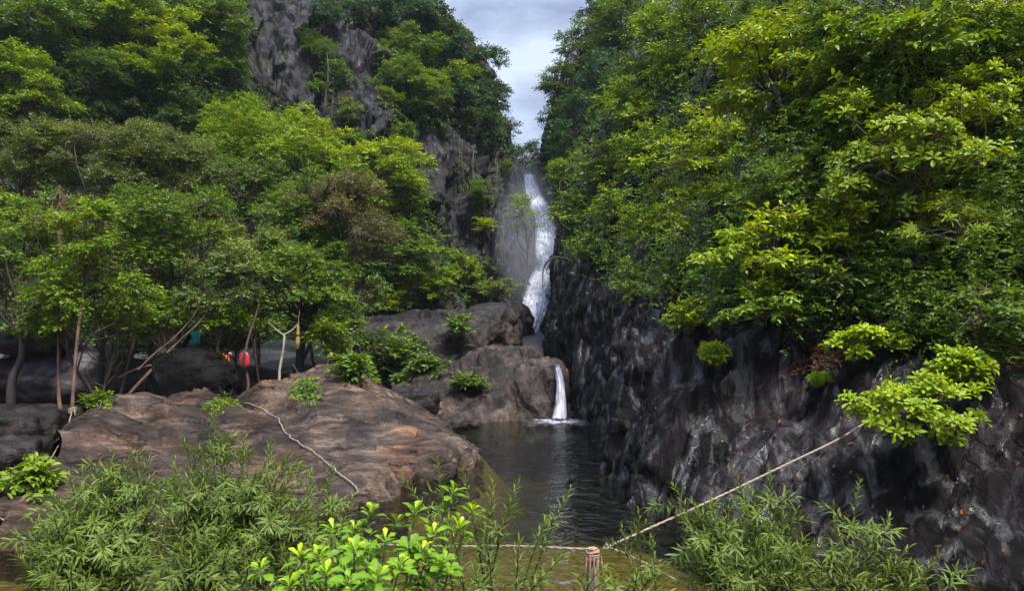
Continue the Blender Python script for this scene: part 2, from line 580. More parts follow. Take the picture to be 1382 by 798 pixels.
# --- left: wooded hillside with the high cliff, ending in the cliff beside the waterfall
fL = [(0, 0), (4, 1.0), (9, 1.8), (13, 3.2), (17, 6.5), (22, 11), (30, 19), (38, 29)]
fC = [(0, 0), (5, 1.6), (10, 2.6), (13, 3.6), (18, 7), (24, 11), (31, 18), (40, 30)]
fM = [(0, 0), (3, 2.8), (6, 5.5), (9.5, 8), (12.5, 9.3), (22, 11), (28, 13), (44, 26)]
fW = [(0, 0), (3, 3.5), (7, 7), (11, 9), (17, 12), (22, 14), (28, 18), (44, 30)]
footL = [(1.0, 110, 18), (0.3, 80, 17.6), (0.1, 68, 17), (-0.2, 63, 11), (-0.5, 59, 6.5), (-1.4, 55, 5), (-4, 51, 4.5), (-7.5, 47.5, 4.2), (-11, 44, 3.6), (-15, 39.5, 3), (-19, 34, 2.5),
         (-23, 27, 2.2), (-27, 19, 1.8), (-32, 8, 1.5)]
profL = [fL, fL, fL, fL, fL, fL, fC, fC, fM, fM, fW, fW, fW, fW]
GL = wall_loft(footL, profL, 760, 300, 1)


def rockL(G):
    q = G * np.array([1, 1, .17])
    big = fbm(G * np.array([.16, .16, .06]) + 4, 2) * 1.5
    rib = ridged(q * 0.34 + 1.7, 4) * 0.3
    led = terr(fbm(q * 0.3 + 2, 4) * 1.6, 5, 0.15) * 0.8
    fc = facet(q * .36 + fbm(G * .4, 2)[..., None] * .3, .9, 4) * 1.5 + facet(q * 1.0 + 5, .9, 9) * .5 + facet(q * 2.4, .9, 2) * .16
    return -(big + rib + led * .6 + fc + fbm(G * 1.7, 3) * 0.14)


GL = displace(GL, rockL, 1)
hill_left = grid('cliff_left', GL, M['cliff'], flip=False)
tag(hill_left, kind='structure')

# --- the chute the upper fall runs down, and the plateau above it
chute = []
for py, Y, xl, xr in ((214, 72, 690, 750), (236, 63, 690, 752), (262, 60, 672, 765), (300, 56.5, 668, 772), (345, 52.5, 668, 776), (390, 48.5, 668, 770),
                      (430, 45, 668, 752), (462, 42.6, 672, 745), (482, 41.5, 672, 745)):
    chute.append([at(xl + (xr - xl) * k / 5, py, Y - (0.9 if k in (0,) else 0) - (0.8 if k == 5 else 0)) for k in range(6)])
GC = catmull(catmull(np.array(chute), 260, 0), 120, 1)
GC0 = GC.copy()
GC = displace(GC, lambda G: (fbm(G * np.array([.7, .5, .35]), 4) * 0.8 + terr(fbm(G * .5 + 3, 3), 5, .2) * .4 + facet(G * np.array([.9, .9, .35]), .9, 3) * .6 + facet(G * np.array([2.6, 2.6, 1]), .9, 6) * .2), 1)
tag(grid('rock_chute', GC, M['cliff']), kind='structure')

# --- the ground: one sheet out to the horizon, the pool's bed a hollow in it
xs = np.concatenate([np.linspace(-150, -46, 10), np.linspace(-42, 26, 190), np.linspace(30, 150, 10)])
ys = np.concatenate([np.linspace(-110, -24, 10), np.linspace(-20, 66, 200), np.linspace(72, 190, 12)])
X, Y = np.meshgrid(xs, ys, indexing='ij')
shore_y = np.array([-40, 4, 9, 11.0, 13, 15, 18, 21, 24, 27, 30, 34, 60])
shore_x = np.array([-3, -6, -9.0, -8.2, -5.5, -3.2, -1.9, -1.6, -2.8, -2.6, -1.0, 1.5, 1.5])
sx_ = np.interp(Y, shore_y, shore_x)
inside = sstep(-0.3, 2.6, X - sx_) * sstep(36, 29, Y)
bank = np.interp(Y, [-30, 2, 9, 14, 20, 26, 31, 40, 60, 80], [0.2, -.3, -.45, -.35, 0.1, 0.9, 1.9, 3.0, 6, 17])
Zp = bank * (1 - inside) + inside * np.interp(Y, [-20, 4, 8, 13, 18, 30], [-.3, -.35, -.5, -.75, -1.7, -2.4])
Pn = np.stack([X, Y, X * 0], -1)
Zp = Zp + fbm(Pn * 0.4, 4) * 0.28 + terr(fbm(Pn * .25 + 5, 3), 5, .2) * 0.5 * (1 - inside)
Zp = Zp - 1.6 * sstep(-9, -6, X) * sstep(22.5, 24, Y) * sstep(41, 37, Y) * (1 - inside)
Zp = np.where(np.abs(X) > 44, np.minimum(Zp, 1.0) , Zp)
GG = np.stack([X, Y, Zp], -1)

mg, t, N_, L_, o = new_mat('ground_rock_and_sand')
v = mapped(t, (1, 1, 1))
n1 = noise(t, 0.8, 5, .6, v); n2 = noise(t, 6, 5, .7, v)
sand = ramp(t, [(.3, (.07, .06, .016)), (.5, (.16, .125, .034)), (.7, (.26, .19, .06))]); L_(n2.outputs['Fac'], sand.inputs['Fac'])
rock = ramp(t, [(.35, (.005, .005, .005)), (.55, (.015, .014, .013)), (.7, (.04, .036, .032))]); L_(n1.outputs['Fac'], rock.inputs['Fac'])
ge = N_('ShaderNodeNewGeometry'); sp = N_('ShaderNodeSeparateXYZ'); L_(ge.outputs['Position'], sp.inputs[0])
zz = N_('ShaderNodeMapRange'); L_(sp.outputs['Z'], zz.inputs['Value'])
zz.inputs['From Min'].default_value = -1.5; zz.inputs['From Max'].default_value = -0.6
zz2 = N_('ShaderNodeMapRange'); L_(sp.outputs['Z'], zz2.inputs['Value'])
zz2.inputs['From Min'].default_value = 0.15; zz2.inputs['From Max'].default_value = -0.1
mm = N_('ShaderNodeMath'); mm.operation = 'MULTIPLY'; L_(zz.outputs[0], mm.inputs[0]); L_(zz2.outputs[0], mm.inputs[1])
c = mixc(t, rock.outputs['Color'], sand.outputs['Color'], mm.outputs[0])
b = N_('ShaderNodeBsdfPrincipled'); b.inputs['Roughness'].default_value = .7; L_(c, b.inputs['Base Color'])
bp = N_('ShaderNodeBump'); bp.inputs['Strength'].default_value = .5; bp.inputs['Distance'].default_value = .08
L_(n2.outputs['Fac'], bp.inputs['Height']); L_(bp.outputs['Normal'], b.inputs['Normal']); L_(b.outputs[0], o.inputs['Surface'])
M['ground'] = mg
tag(grid('ground', GG, mg, flip=True), kind='structure')


# --- rocks: each a closed shell lofted from its own outline
def rock_loft(name, rows, mat, nu, nv, disp, label, cat, flip=False, group=None):
    G = catmull(catmull(np.array(rows, float), nu, 0), nv, 1)
    G = displace(G, disp, 1)
    c = G.reshape(-1, 3).mean(0); c[2] = G[..., 2].min()
    return tag(grid(name, G, mat, flip=flip, origin=c), label, cat, group)


def flow(G, dvec, stretch, f, seed, amp, amp2, amp3):
    d = np.array(dvec) / np.linalg.norm(dvec)
    al = (G * d).sum(-1)[..., None] * d
    q = (G - al) + al * stretch
    return fbm(G * f * .35 + seed, 3) * amp + ridged(q * f + seed, 4) * amp2 + terr(fbm(q * f * .8 + seed + 4, 4), 6, .17) * amp3 * .6 + facet(q * f * 1.5 + fbm(G * .9, 2)[..., None] * .4, .8, int(seed)) * amp3 * .55 + facet(q * f * 4, .9, int(seed) + 2) * amp3 * .13 + fbm(G * 3.2, 3) * .03


def A(*l): return [at(*p) for p in l]


slab_rows = [
    [p - np.array([0, 0, 1.0]) for p in A((5, 740, 10.9), (150, 740, 11), (330, 718, 11.8), (482, 676, 13.6), (592, 634, 16.6), (652, 622, 19.0))],
    A((12, 728, 11.0), (160, 732, 11.2), (332, 712, 12.0), (484, 668, 13.9), (594, 628, 16.8), (648, 615, 19.3)),
    A((40, 694, 11.6), (180, 672, 12.8), (342, 655, 13.8), (484, 632, 15.4), (584, 612, 17.6), (640, 606, 19.7)),
    A((66, 648, 13.0), (188, 606, 15.6), (350, 588, 17.2), (478, 572, 18.6), (578, 580, 19.8), (627, 600, 20.4)),
    A((92, 604, 15.4), (172, 556, 18.6), (340, 543, 21.0), (470, 513, 22.8), (552, 553, 23.0), (608, 590, 21.8)),
    [p - np.array([0, 0, .5]) for p in A((98, 600, 16.6), (166, 556, 20.6), (340, 545, 23), (470, 519, 25), (553, 560, 25), (611, 594, 22.6))],
    [p - np.array([0, 0, 1.6]) for p in A((98, 602, 17.2), (166, 560, 21.6), (340, 550, 24), (470, 524, 26), (553, 566, 26), (612, 597, 23.0))]]
slab = rock_loft('rock_slab', slab_rows, M['slab'], 170, 320, lambda G: -flow(G, (.8, -.55, -.25), .18, .7, 3, .45, .40, .36) + .05,
                 'long brown water-worn rock slab sloping down into the pool, a rope lying across it', 'rock slab')

b_rows = [
    [p - np.array([0, 0, .8]) for p in A((535, 590, 26), (585, 582, 25.6), (640, 578, 26.2), (700, 574, 26.9), (742, 566, 27.4), (752, 560, 28.2), (758, 556, 30))],
    A((530, 582, 26.4), (585, 576, 25.9), (640, 571, 26.5), (700, 567, 27.2), (740, 560, 27.7), (751, 552, 28.4), (756, 550, 30)),
    A((528, 552, 27.2), (588, 548, 27.0), (642, 545, 27.4), (702, 540, 27.8), (742, 535, 28.2), (752, 528, 28.8), (756, 528, 30.2)),
    A((530, 528, 28.6), (592, 515, 29.0), (650, 506, 29.0), (708, 502, 28.8), (744, 503, 28.8), (752, 505, 29.2), (757, 506, 30.5)),
    A((536, 512, 30.2), (598, 494, 31.0), (655, 475, 31.6), (706, 470, 31.2), (740, 484, 30.6), (750, 494, 30.4), (757, 500, 31)),
    [p - np.array([0, 0, .4]) for p in A((540, 510, 32), (600, 494, 33), (656, 476, 34), (706, 472, 34), (738, 486, 33.6), (748, 494, 33), (757, 500, 32.5))],
    [p - np.array([0, 0, 2.2]) for p in A((540, 510, 33), (600, 494, 34), (656, 476, 35.5), (706, 472, 36), (735, 486, 36), (745, 494, 35), (757, 500, 34))]]
rock_loft('boulder', b_rows, M['boulder'], 130, 190, lambda G: -(flow(G, (.5, -.2, -.8), .4, .55, 8, .5, .35, .5)) + .1,
          'massive grey-brown boulder dividing the dark pool from the waterfall behind', 'boulder')

l_rows = [
    A((470, 500, 36), (525, 500, 35.6), (590, 500, 36.4), (650, 496, 37.5), (700, 480, 39.6), (716, 476, 41.5), (720, 474, 44)),
    A((470, 480, 36.4), (525, 482, 36.0), (590, 486, 36.8), (650, 484, 37.8), (698, 466, 39.8), (714, 462, 41.6), (718, 462, 44)),
    A((472, 456, 37.0), (528, 458, 36.6), (594, 458, 37.2), (652, 452, 38.2), (697, 440, 40.0), (711, 438, 41.6), (716, 440, 44)),
    A((476, 440, 38), (530, 437, 38), (598, 434, 38.4), (655, 424, 39.4), (694, 416, 40.8), (707, 418, 42), (714, 424, 44)),
    A((478, 432, 40), (532, 430, 40), (598, 427, 40.4), (655, 415, 41.4), (690, 409, 42.4), (704, 412, 43.4), (713, 420, 45)),
    [p - np.array([0, 0, .6]) for p in A((478, 430, 43), (532, 430, 43), (598, 428, 44), (655, 415, 45), (690, 410, 46), (702, 412, 47), (712, 420, 47))],
    [p - np.array([0, 0, 2.5]) for p in A((478, 430, 46), (532, 430, 46), (598, 428, 47), (655, 415, 48), (690, 410, 48), (702, 412, 49), (712, 420, 48))]]
rock_loft('rock_ledge', l_rows, M['ledge'], 110, 190, lambda G: -(flow(G, (.9, -.3, -.2), .5, .5, 12, .5, .35, .45)) + .1,
          'dark flat-topped rock ledge beside the foot of the upper waterfall, under bright bushes', 'rock ledge')


def round_rock(name, c, r, mat, seed, label, cat='rock', group=None, rough=.22, flat=None, boxy=0.0):
    """a closed boulder: a subdivided ball, squared off and displaced"""
    import bmesh
    bm = bmesh.new()
    bmesh.ops.create_icosphere(bm, subdivisions=5, radius=1)
    P = np.array([v.co[:] for v in bm.verts])
    if boxy:
        mxx = np.abs(P).max(1)[:, None]
        P = P * (1 - boxy) + (P / mxx) * boxy * 0.9
    n = unit(P)
    P = P * np.array(r)
    d = fbm(P * 0.9 / np.mean(r) * 1.4 + seed, 4) * rough * 1.6 + terr(fbm(P / np.mean(r) + seed + 9, 3), 5, .15) * rough * 1.3 + fbm(P * 4 + seed, 3) * .03
    P = P + n * d[:, None] * np.mean(r)
    Fc = np.array([[v.index for v in f.verts] for f in bm.faces])
    bm.free()
    P = P + np.array(c)
    BV.append(P); BF.append(Fc + BN[0]); BN[0] += len(P)
    return tag(mesh_np(name, P, Fc.ravel(), np.full(len(Fc), 3), mat, smooth=True, origin=(c[0], c[1], P[:, 2].min())), label, cat, group)


# the black boulder standing on the slab
bc = at(263, 508, 22.0)
import bmesh as _bmesh


def black_boulder():
    prof = [(-1.22, -1.05), (-1.25, -.3), (-1.16, .12), (-1.1, .22), (-.98, .28), (-.99, .62), (-.72, .78), (-.42, .9), (-.1, .93), (.25, .85), (.55, .78), (.62, .62), (.86, .5), (1.05, .28), (1.16, -.05), (1.14, -.5), (1.2, -1.05)]
    px_ = np.array(prof)
    t_ = np.concatenate([[0], np.cumsum(np.linalg.norm(np.diff(px_, axis=0), axis=1))])
    tt = np.linspace(0, t_[-1], 150)
    xx, zz_ = np.interp(tt, t_, px_[:, 0]), np.interp(tt, t_, px_[:, 1])
    rows = []
    for s_ in np.linspace(-1, 1, 80):
        k = (1 - abs(s_) ** 5) ** .5 if abs(s_) < 1 else 0.0
        rows.append(np.stack([xx * (0.25 + .75 * k) + bc[0], np.full(150, bc[1] + s_ * 1.0) , (zz_ + 1.05) * (.12 + .88 * k) - 1.05 + bc[2]], 1))
    G = np.array(rows)
    G = displace(G, lambda G: flow(G, (1, 0, .1), .35, 1.1, 21, .16, .05, .2) + fbm(G * np.array([4, 4, .7]), 3) * .03, -1)
    G[..., 2] -= .12
    q = grid_faces(80, 150)
    BV.append(G.reshape(-1, 3)); BF.append(q + BN[0]); BN[0] += 80 * 150
    caps = [list(range(150))[::1], list(range(79 * 150, 80 * 150))[::-1]]
    lo = np.concatenate([q.ravel()] + [np.array(c_) for c_ in caps])
    return mesh_np('boulder', G.reshape(-1, 3), lo, [4] * len(q) + [150, 150], M['black'], smooth=True, origin=(bc[0], bc[1], G[..., 2].min()))


tag(black_boulder(), 'black blocky boulder standing on top of the slab under the trees', 'boulder')

# rocks behind and beside the slab, on the far left
for (px, py, Yd), r, m_, lab, bx in (
        ((40, 512, 25.5), (4.2, 2.0, .95), 'dark', 'broad smooth grey rock face rising behind the tree trunks at the left edge', .3),
        ((18, 580, 19.0), (1.5, 1.3, .62), 'ledge', 'dark cracked block in the shade below the speckled tree trunk', .6),
        ((4, 616, 15.6), (.9, .9, .42), 'ledge', 'low dark rock under the small bright-leaved plant at the left edge', .5),
        ((40, 462, 24.0), (1.5, 1.0, .42), 'ledge', 'rounded brown rock overhanging the smooth grey rock face at the left edge', .3),
        ((20, 668, 12.6), (.5, .5, .3), 'slab', 'brown rock in the orange stream, uppermost of the pair at the left edge', .3),
        ((8, 692, 11.4), (.42, .4, .22), 'slab', 'dark brown rock in the orange stream beside the end of the rope', .3),
        ((130, 520, 25.5), (3.2, 1.6, .9), 'dark', 'grey rock shelf behind the red-brown tree trunks', .4),
        ((440, 518, 27.5), (2.0, 1.2, .75), 'dark', 'grey rock with green moss between the slab and the bushes', .4),
        ((362, 516, 26.5), (2.2, 1.0, .62), 'dark', 'dark shaded rock behind the red float', .5),
        ((560, 545, 25.4), (.95, .8, .55), 'ledge', 'dark jagged rock wedged between the brown slab and the big boulder', .4),
        ((618, 573, 25.2), (.75, .5, .26), 'boulder', 'small pale brown rock at the far water edge below the big boulder', .2),
        ((602, 618, 18.4), (.75, .5, .2), 'boulder', 'low grey rock at the waterline beside the tip of the slab', .2),
        ((885, 664, 14.6), (.3, .5, .22), 'wet', 'small wet reddish rock at the waterline under the right rock wall', .2),
):
    round_rock('rock', at(px, py, Yd), r, M[m_], px * .13 + py * .07, lab, 'rock', None, .2, None, bx)

# stones of the riffle at the bottom left
rr = np.random.RandomState(11)
for k in range(26):
    x, y = rr.uniform(-6.6, -1.6), rr.uniform(7.0, 10.2)
    s = rr.uniform(.1, .3)
    round_rock('stone', (x, y, -.06 - s * .15), (s * 1.3, s, s * .6), M['slab' if k % 3 else 'boulder'], k * 3.3,
               'wet stone in the shallow stream under the narrow-leaved shrub at bottom left', 'stone', 'stones in the shallow stream', .22, None, .2)

# --- water
mw, t, N_, L_, o = new_mat('pool_water')
v = mapped(t, (1.0, 1.2, 1))
n1 = noise(t, 1.5, 3, .55, v, .5); n2 = noise(t, 5.5, 3, .6, v, .3)
ad = N_('ShaderNodeMath'); ad.operation = 'MULTIPLY_ADD'; L_(n2.outputs['Fac'], ad.inputs[0]); ad.inputs[1].default_value = .35; L_(n1.outputs['Fac'], ad.inputs[2])
bp = N_('ShaderNodeBump'); bp.inputs['Strength'].default_value = 1.0; bp.inputs['Distance'].default_value = .11; L_(ad.outputs[0], bp.inputs['Height'])
fr = N_('ShaderNodeFresnel'); fr.inputs['IOR'].default_value = 1.33; L_(bp.outputs['Normal'], fr.inputs['Normal'])
gl = N_('ShaderNodeBsdfGlossy'); gl.inputs['Roughness'].default_value = .03; L_(bp.outputs['Normal'], gl.inputs['Normal'])
trn = N_('ShaderNodeBsdfTransparent'); trn.inputs['Color'].default_value = (.54, .54, .30, 1)
ms = N_('ShaderNodeMixShader'); L_(fr.outputs[0], ms.inputs[0]); L_(trn.outputs[0], ms.inputs[1]); L_(gl.outputs[0], ms.inputs[2])
L_(ms.outputs[0], o.inputs['Surface'])
Xw, Yw = np.meshgrid(np.linspace(-14, 7, 40), np.linspace(-14, 36, 60), indexing='ij')
tag(grid('water', np.stack([Xw, Yw, Xw * 0], -1), mw, flip=True, solid=False), kind='structure')
# the small upper pool at the foot of the fall
Xw, Yw = np.meshgrid(np.linspace(-2.5, 2.5, 8), np.linspace(34, 45.5, 12), indexing='ij')
tag(grid('upper_water', np.stack([Xw, Yw, Xw * 0 + 2.35], -1), mw, flip=True, solid=False), kind='structure')

# falling water: strands of white water, thin at the edges
mf, t, N_, L_, o = new_mat('white_water')
uv = N_('ShaderNodeAttribute'); uv.attribute_name = 'flow'
v = uv.outputs['Vector']
mp_ = N_('ShaderNodeMapping'); mp_.inputs['Scale'].default_value = (7, .55, 1); L_(v, mp_.inputs['Vector'])
n1 = noise(t, 2.2, 6, .62, mp_.outputs['Vector'], .5)
mp2 = N_('ShaderNodeMapping'); mp2.inputs['Scale'].default_value = (2.2, 1.0, 1); L_(v, mp2.inputs['Vector'])
n2 = noise(t, 1.4, 4, .55, mp2.outputs['Vector'], .8)
sx = N_('ShaderNodeSeparateXYZ'); L_(v, sx.inputs[0])
nx = N_('ShaderNodeMath'); nx.operation = 'MULTIPLY_ADD'; L_(n2.outputs['Fac'], nx.inputs[0]); nx.inputs[1].default_value = .5
nx2 = N_('ShaderNodeMath'); nx2.operation = 'SUBTRACT'; L_(sx.outputs['X'], nx2.inputs[0]); nx2.inputs[1].default_value = .25; L_(nx2.outputs[0], nx.inputs[2])
ed = N_('ShaderNodeMath'); ed.operation = 'SUBTRACT'; ed.inputs[0].default_value = .5
eab = N_('ShaderNodeMath'); eab.operation = 'ABSOLUTE'; esb = N_('ShaderNodeMath'); esb.operation = 'SUBTRACT'; L_(nx.outputs[0], esb.inputs[0]); esb.inputs[1].default_value = .5; L_(esb.outputs[0], eab.inputs[0]); L_(eab.outputs[0], ed.inputs[1])
e2 = N_('ShaderNodeMapRange'); e2.inputs['From Max'].default_value = .3; L_(ed.outputs[0], e2.inputs['Value'])
sm = N_('ShaderNodeMath'); sm.operation = 'MULTIPLY_ADD'; L_(n2.outputs['Fac'], sm.inputs[0]); sm.inputs[1].default_value = .8; L_(n1.outputs['Fac'], sm.inputs[2])
ar = ramp(t, [(.66, (0, 0, 0)), (1.16, (.95, .95, .95))]); L_(sm.outputs[0], ar.inputs['Fac'])
al = N_('ShaderNodeMath'); al.operation = 'MULTIPLY'; L_(ar.outputs['Color'], al.inputs[0]); L_(e2.outputs[0], al.inputs[1])
cc = ramp(t, [(.35, (.24, .27, .36)), (.62, (.50, .52, .58))]); L_(n1.outputs['Fac'], cc.inputs['Fac'])
b = N_('ShaderNodeBsdfPrincipled'); b.inputs['Roughness'].default_value = .5; L_(cc.outputs['Color'], b.inputs['Base Color'])
bp = N_('ShaderNodeBump'); bp.inputs['Strength'].default_value = .5; bp.inputs['Distance'].default_value = .15; L_(n1.outputs['Fac'], bp.inputs['Height']); L_(bp.outputs['Normal'], b.inputs['Normal'])
tp = N_('ShaderNodeBsdfTransparent')
ms = N_('ShaderNodeMixShader'); L_(al.outputs[0], ms.inputs[0]); L_(tp.outputs[0], ms.inputs[1]); L_(b.outputs[0], ms.inputs[2])
L_(ms.outputs[0], o.inputs['Surface'])


def fall(name, rows, n, m, amp, layers=2, gap=.12, seed=0):
    """rows: (left pixel, right pixel, row, distance) down the fall; several loose sheets of strands in ONE object"""
    V, Q, UV = [], [], []
    for l in range(layers):
        C_ = [[at(xl + (xr - xl) * k / 4, py, Y - l * gap) for k in range(5)] for xl, xr, py, Y in rows]
        G = catmull(catmull(np.array(C_), n, 0), m, 1)
        s_ = np.concatenate([[0], np.cumsum(np.linalg.norm(np.diff(G[:, m // 2], axis=0), axis=1))])
        u = np.linspace(0, 1, m)
        G = G + gnormal(G) * (ridged(np.stack(np.broadcast_arrays(u[None] * 9 + seed + l * 5, s_[:, None] * .35, 0 * s_[:, None] + l), -1), 3) * amp)[..., None] * -1
        q = grid_faces(n, m) + len(V) * n * m
        V.append(G.reshape(-1, 3)); Q.append(q)
        UV.append(np.stack(np.broadcast_arrays(u[None], s_[:, None] + l * 3.7 + seed, 0 * u[None] + l), -1).reshape(-1, 3))
    V, Q, UV = np.concatenate(V), np.concatenate(Q), np.concatenate(UV)
    o = mesh_np(name, V, Q.ravel(), np.full(len(Q), 4), mf, smooth=True)
    a = o.data.attributes.new('flow', 'FLOAT_VECTOR', 'POINT'); a.data.foreach_set('vector', UV.astype(np.float32).ravel())
    return tag(o, kind='structure')


fall('waterfall', [(705, 720, 232, 63.0), (707, 722, 238, 61.6), (708, 730, 256, 59.6), (716, 744, 280, 57.2), (722, 752, 305, 55), (722, 756, 335, 52.2), (722, 754, 355, 50.6), (712, 747, 380, 48.4), (704, 742, 410, 45.6), (704, 732, 432, 44),
                   (701, 726, 455, 42.6), (699, 724, 474, 41.6)], 130, 34, .3, 3, .22)
fall('small_cascade', [(746, 752, 483, 30.6), (748, 755, 490, 29.2), (750, 760, 504, 28.1), (751, 763, 523, 27.5), (749, 765, 545, 27.2), (744, 766, 563, 26.9)], 60, 24, .22, 3, .2, 4)
# foam where the small cascade meets the pool
FX, FY = np.meshgrid(np.linspace(0, 1, 30), np.linspace(0, 1, 16), indexing='ij')
c0 = at(752, 563, 26.7)
Gf = np.stack([c0[0] + (FX - .5) * 2.6, c0[1] + .9 - FY * 2.4, .035 + .02 * fbm(np.stack([FX * 6, FY * 6, FX * 0], -1), 3)], -1)
of = mesh_np('foam', Gf.reshape(-1, 3), grid_faces(30, 16, True).ravel(), np.full(29 * 15, 4), mf, smooth=True)
a = of.data.attributes.new('flow', 'FLOAT_VECTOR', 'POINT')
a.data.foreach_set('vector', np.stack([.5 * np.clip(.85 - np.hypot((FX - .5) * 2.2, (FY - .35) * 2.0) + .55 * fbm(np.stack([FX * 4, FY * 4, FX * 0 + 2], -1), 3), 0, 1), FX * 22, FY * 7 + 4], -1).astype(np.float32).ravel())
tag(of, kind='stuff')

# everything solid so far, for plants to grow on and ropes to lie on
_bv = np.concatenate(BV)
BVH = BVHTree.FromPolygons([tuple(p) for p in _bv.tolist()], [tuple(f) for fs in BF for f in fs.tolist()])


def hit(px, py):
    """the solid surface seen at a pixel: point, normal"""
    d = Vector(ray(px, py)).normalized()
    p, n, i, dist = BVH.ray_cast(Vector((0, 0, EYE)) + d * .5, d, 400)
    if p is None: return None, None
    n = np.array(n)
    if n @ np.array(d) > 0: n = -n
    return np.array(p), n


def drop(p, h=40):
    q, n, i, dd = BVH.ray_cast(Vector((p[0], p[1], p[2] + .05)), Vector((0, 0, -1)), h)
    return None if q is None else np.array(q)
# ------------------------------------------------------------------ vegetation
LC = dict(yg=(.170, .245, .005), lg=(.118, .192, .008), mg=(.074, .134, .011), dg=(.036, .074, .012), bg=(.036, .085, .042), ol=(.098, .145, .036), br=(.115, .112, .050), wl=(.100, .150, .026), cr=(.10, .205, .010))  # bg: blue of the distant haze mixed into the far trees' leaf colour
EYEP = np.array([0, 0, EYE])


def rdir(r, n):
    return unit(r.normal(size=(n, 3)))


def spray_leaves(mb, r, p, d, m, ll, lw, kind, ls, droop, tint, young=0.25, spread=.9):
    """sprays: m leaves set alternately along short twigs starting at p in direction d"""
    S = len(p)
    if S == 0: return
    t = (np.arange(m) + .6) / m
    up = np.array([0, 0, 1.0])
    side = unit(np.cross(d, up) + r.normal(size=(S, 3)) * .15)
    sgn = np.where(np.arange(m) % 2 == 0, 1.0, -1.0)
    P = p[:, None] + d[:, None] * (ls * t)[None, :, None] + np.array([0, 0, -1.0]) * (droop * ls * .5 * t ** 2)[None, :, None]
    D = d[:, None] * (.35 + .75 * t[None, :, None] ** 2) + side[:, None] * sgn[None, :, None] * spread + r.normal(size=(S, m, 3)) * .28
    D[..., 2] -= droop * .55
    U = up + r.normal(size=(S, m, 3)) * .5 + d[:, None] * .2
    tt = tint[:, None] + young * (t[None] ** 2) * r.rand(S, 1) + r.normal(size=(S, m)) * .10
    Lr = ll * r.uniform(.65, 1.15, (S, m))
    leaves(mb, P.reshape(-1, 3), D.reshape(-1, 3), U.reshape(-1, 3), Lr.ravel(), (Lr * lw).ravel(), kind, np.clip(tt, 0, 1).ravel())


def rosette_leaves(mb, r, p, d, m, ll, lw, kind, tint, young=.2, el=(.15, .75)):
    """rosettes: m leaves spread round the end of a twig pointing along d"""
    S = len(p)
    if S == 0: return
    a = unit(np.cross(d, np.array([.3, .2, 1.0]) + r.normal(size=(S, 3)) * .1))
    b = np.cross(d, a)
    ph = np.arange(m) * 2.4 + r.rand(S, 1) * 6.28
    e = np.linspace(el[0], el[1], m)[None] + r.normal(size=(S, m)) * .12
    D = (a[:, None] * np.cos(ph)[..., None] + b[:, None] * np.sin(ph)[..., None]) * np.cos(e)[..., None] + d[:, None] * np.sin(e)[..., None]
    P = p[:, None] + d[:, None] * (np.linspace(-.35, .05, m)[None, :, None] * ll) + D * ll * .06
    tt = tint[:, None] + young * np.linspace(0, 1, m)[None] ** 2 * (.4 + .6 * r.rand(S, 1)) + r.normal(size=(S, m)) * .09
    Lr = ll * np.linspace(1.1, .6, m)[None] * r.uniform(.8, 1.15, (S, m))
    U = np.broadcast_to(d[:, None], P.shape)
    leaves(mb, P.reshape(-1, 3), D.reshape(-1, 3), U.reshape(-1, 3) + 1e-3, Lr.ravel(), (Lr * lw).ravel(), kind, np.clip(tt, 0, 1).ravel())


def wiggle(r, a, b, n, amt):
    t = np.linspace(0, 1, n)[:, None]
    P = a + (b - a) * t
    L_ = np.linalg.norm(b - a)
    o1, o2 = r.normal(size=3) * amt * L_, r.normal(size=3) * amt * L_
    return P + np.sin(t * 3.14) * o1 + np.sin(t * 6.28) * o2 * .5


STYLE = dict(
    # leaf length, width ratio, template, leaves per spray, spray length (leaf lengths), droop, rosette?, cover
    forest=dict(ll=.25, lw=.46, kind='far', m=7, ls=2.4, droop=.5, cover=5.2, rc=.34, flat=.9),
    layer=dict(ll=.20, lw=.5, kind='far', m=9, ls=3.2, droop=.25, cover=6.0, rc=.40, flat=.45),
    feather=dict(ll=.13, lw=.4, kind='far', m=14, ls=6.0, droop=.7, cover=5.5, rc=.38, flat=.6),
    small=dict(ll=.125, lw=.5, kind='far', m=8, ls=3.0, droop=.6, cover=4.4, rc=.32, flat=.95),
    twiggy=dict(ll=.12, lw=.42, kind='far', m=7, ls=4.5, droop=.4, cover=2.9, rc=.30, flat=1.0),
    broad=dict(ll=.19, lw=.46, kind='mid', m=6, ls=2.4, droop=.45, cover=4.2, rc=.32, flat=.6),
    ros=dict(ll=.165, lw=.40, kind='obov', m=8, ls=0, droop=0, cover=4.0, rc=.30, flat=.75, ros=True),
    rosn=dict(ll=.15, lw=.22, kind='mid', m=9, ls=0, droop=0, cover=3.4, rc=.30, flat=.7, ros=True),
)
_seed = [100]
PLANTS = []


def crown_clumps(r, C, Rad, rc, n):
    out = []
    for k in range(n * 6):
        u = r.normal(size=3); u /= np.linalg.norm(u)
        if u[2] < -.55 and r.rand() < .8: continue
        rad = (.25 + .75 * r.rand() ** .55)
        p = C + u * Rad * rad
        s = rc * r.uniform(.7, 1.35) * (1.15 - .35 * rad)
        # not inside the hill
        dv = p - EYEP
        dist = np.linalg.norm(dv)
        q, nn, i, dd = BVH.ray_cast(Vector(EYEP + dv / dist * .5), Vector(dv / dist), dist + 2)
        if q is not None and dd + .5 < dist + s * .3:
            if r.rand() < .5: continue
            p = EYEP + dv / dist * (dd + .5 - s * .6)
        if any(np.linalg.norm((p - o_) / (1, 1, .75)) < .5 * (s + s2) for o_, s2 in out) and r.rand() < .75: continue
        out.append((p, s))
        if len(out) >= n: break
    return out


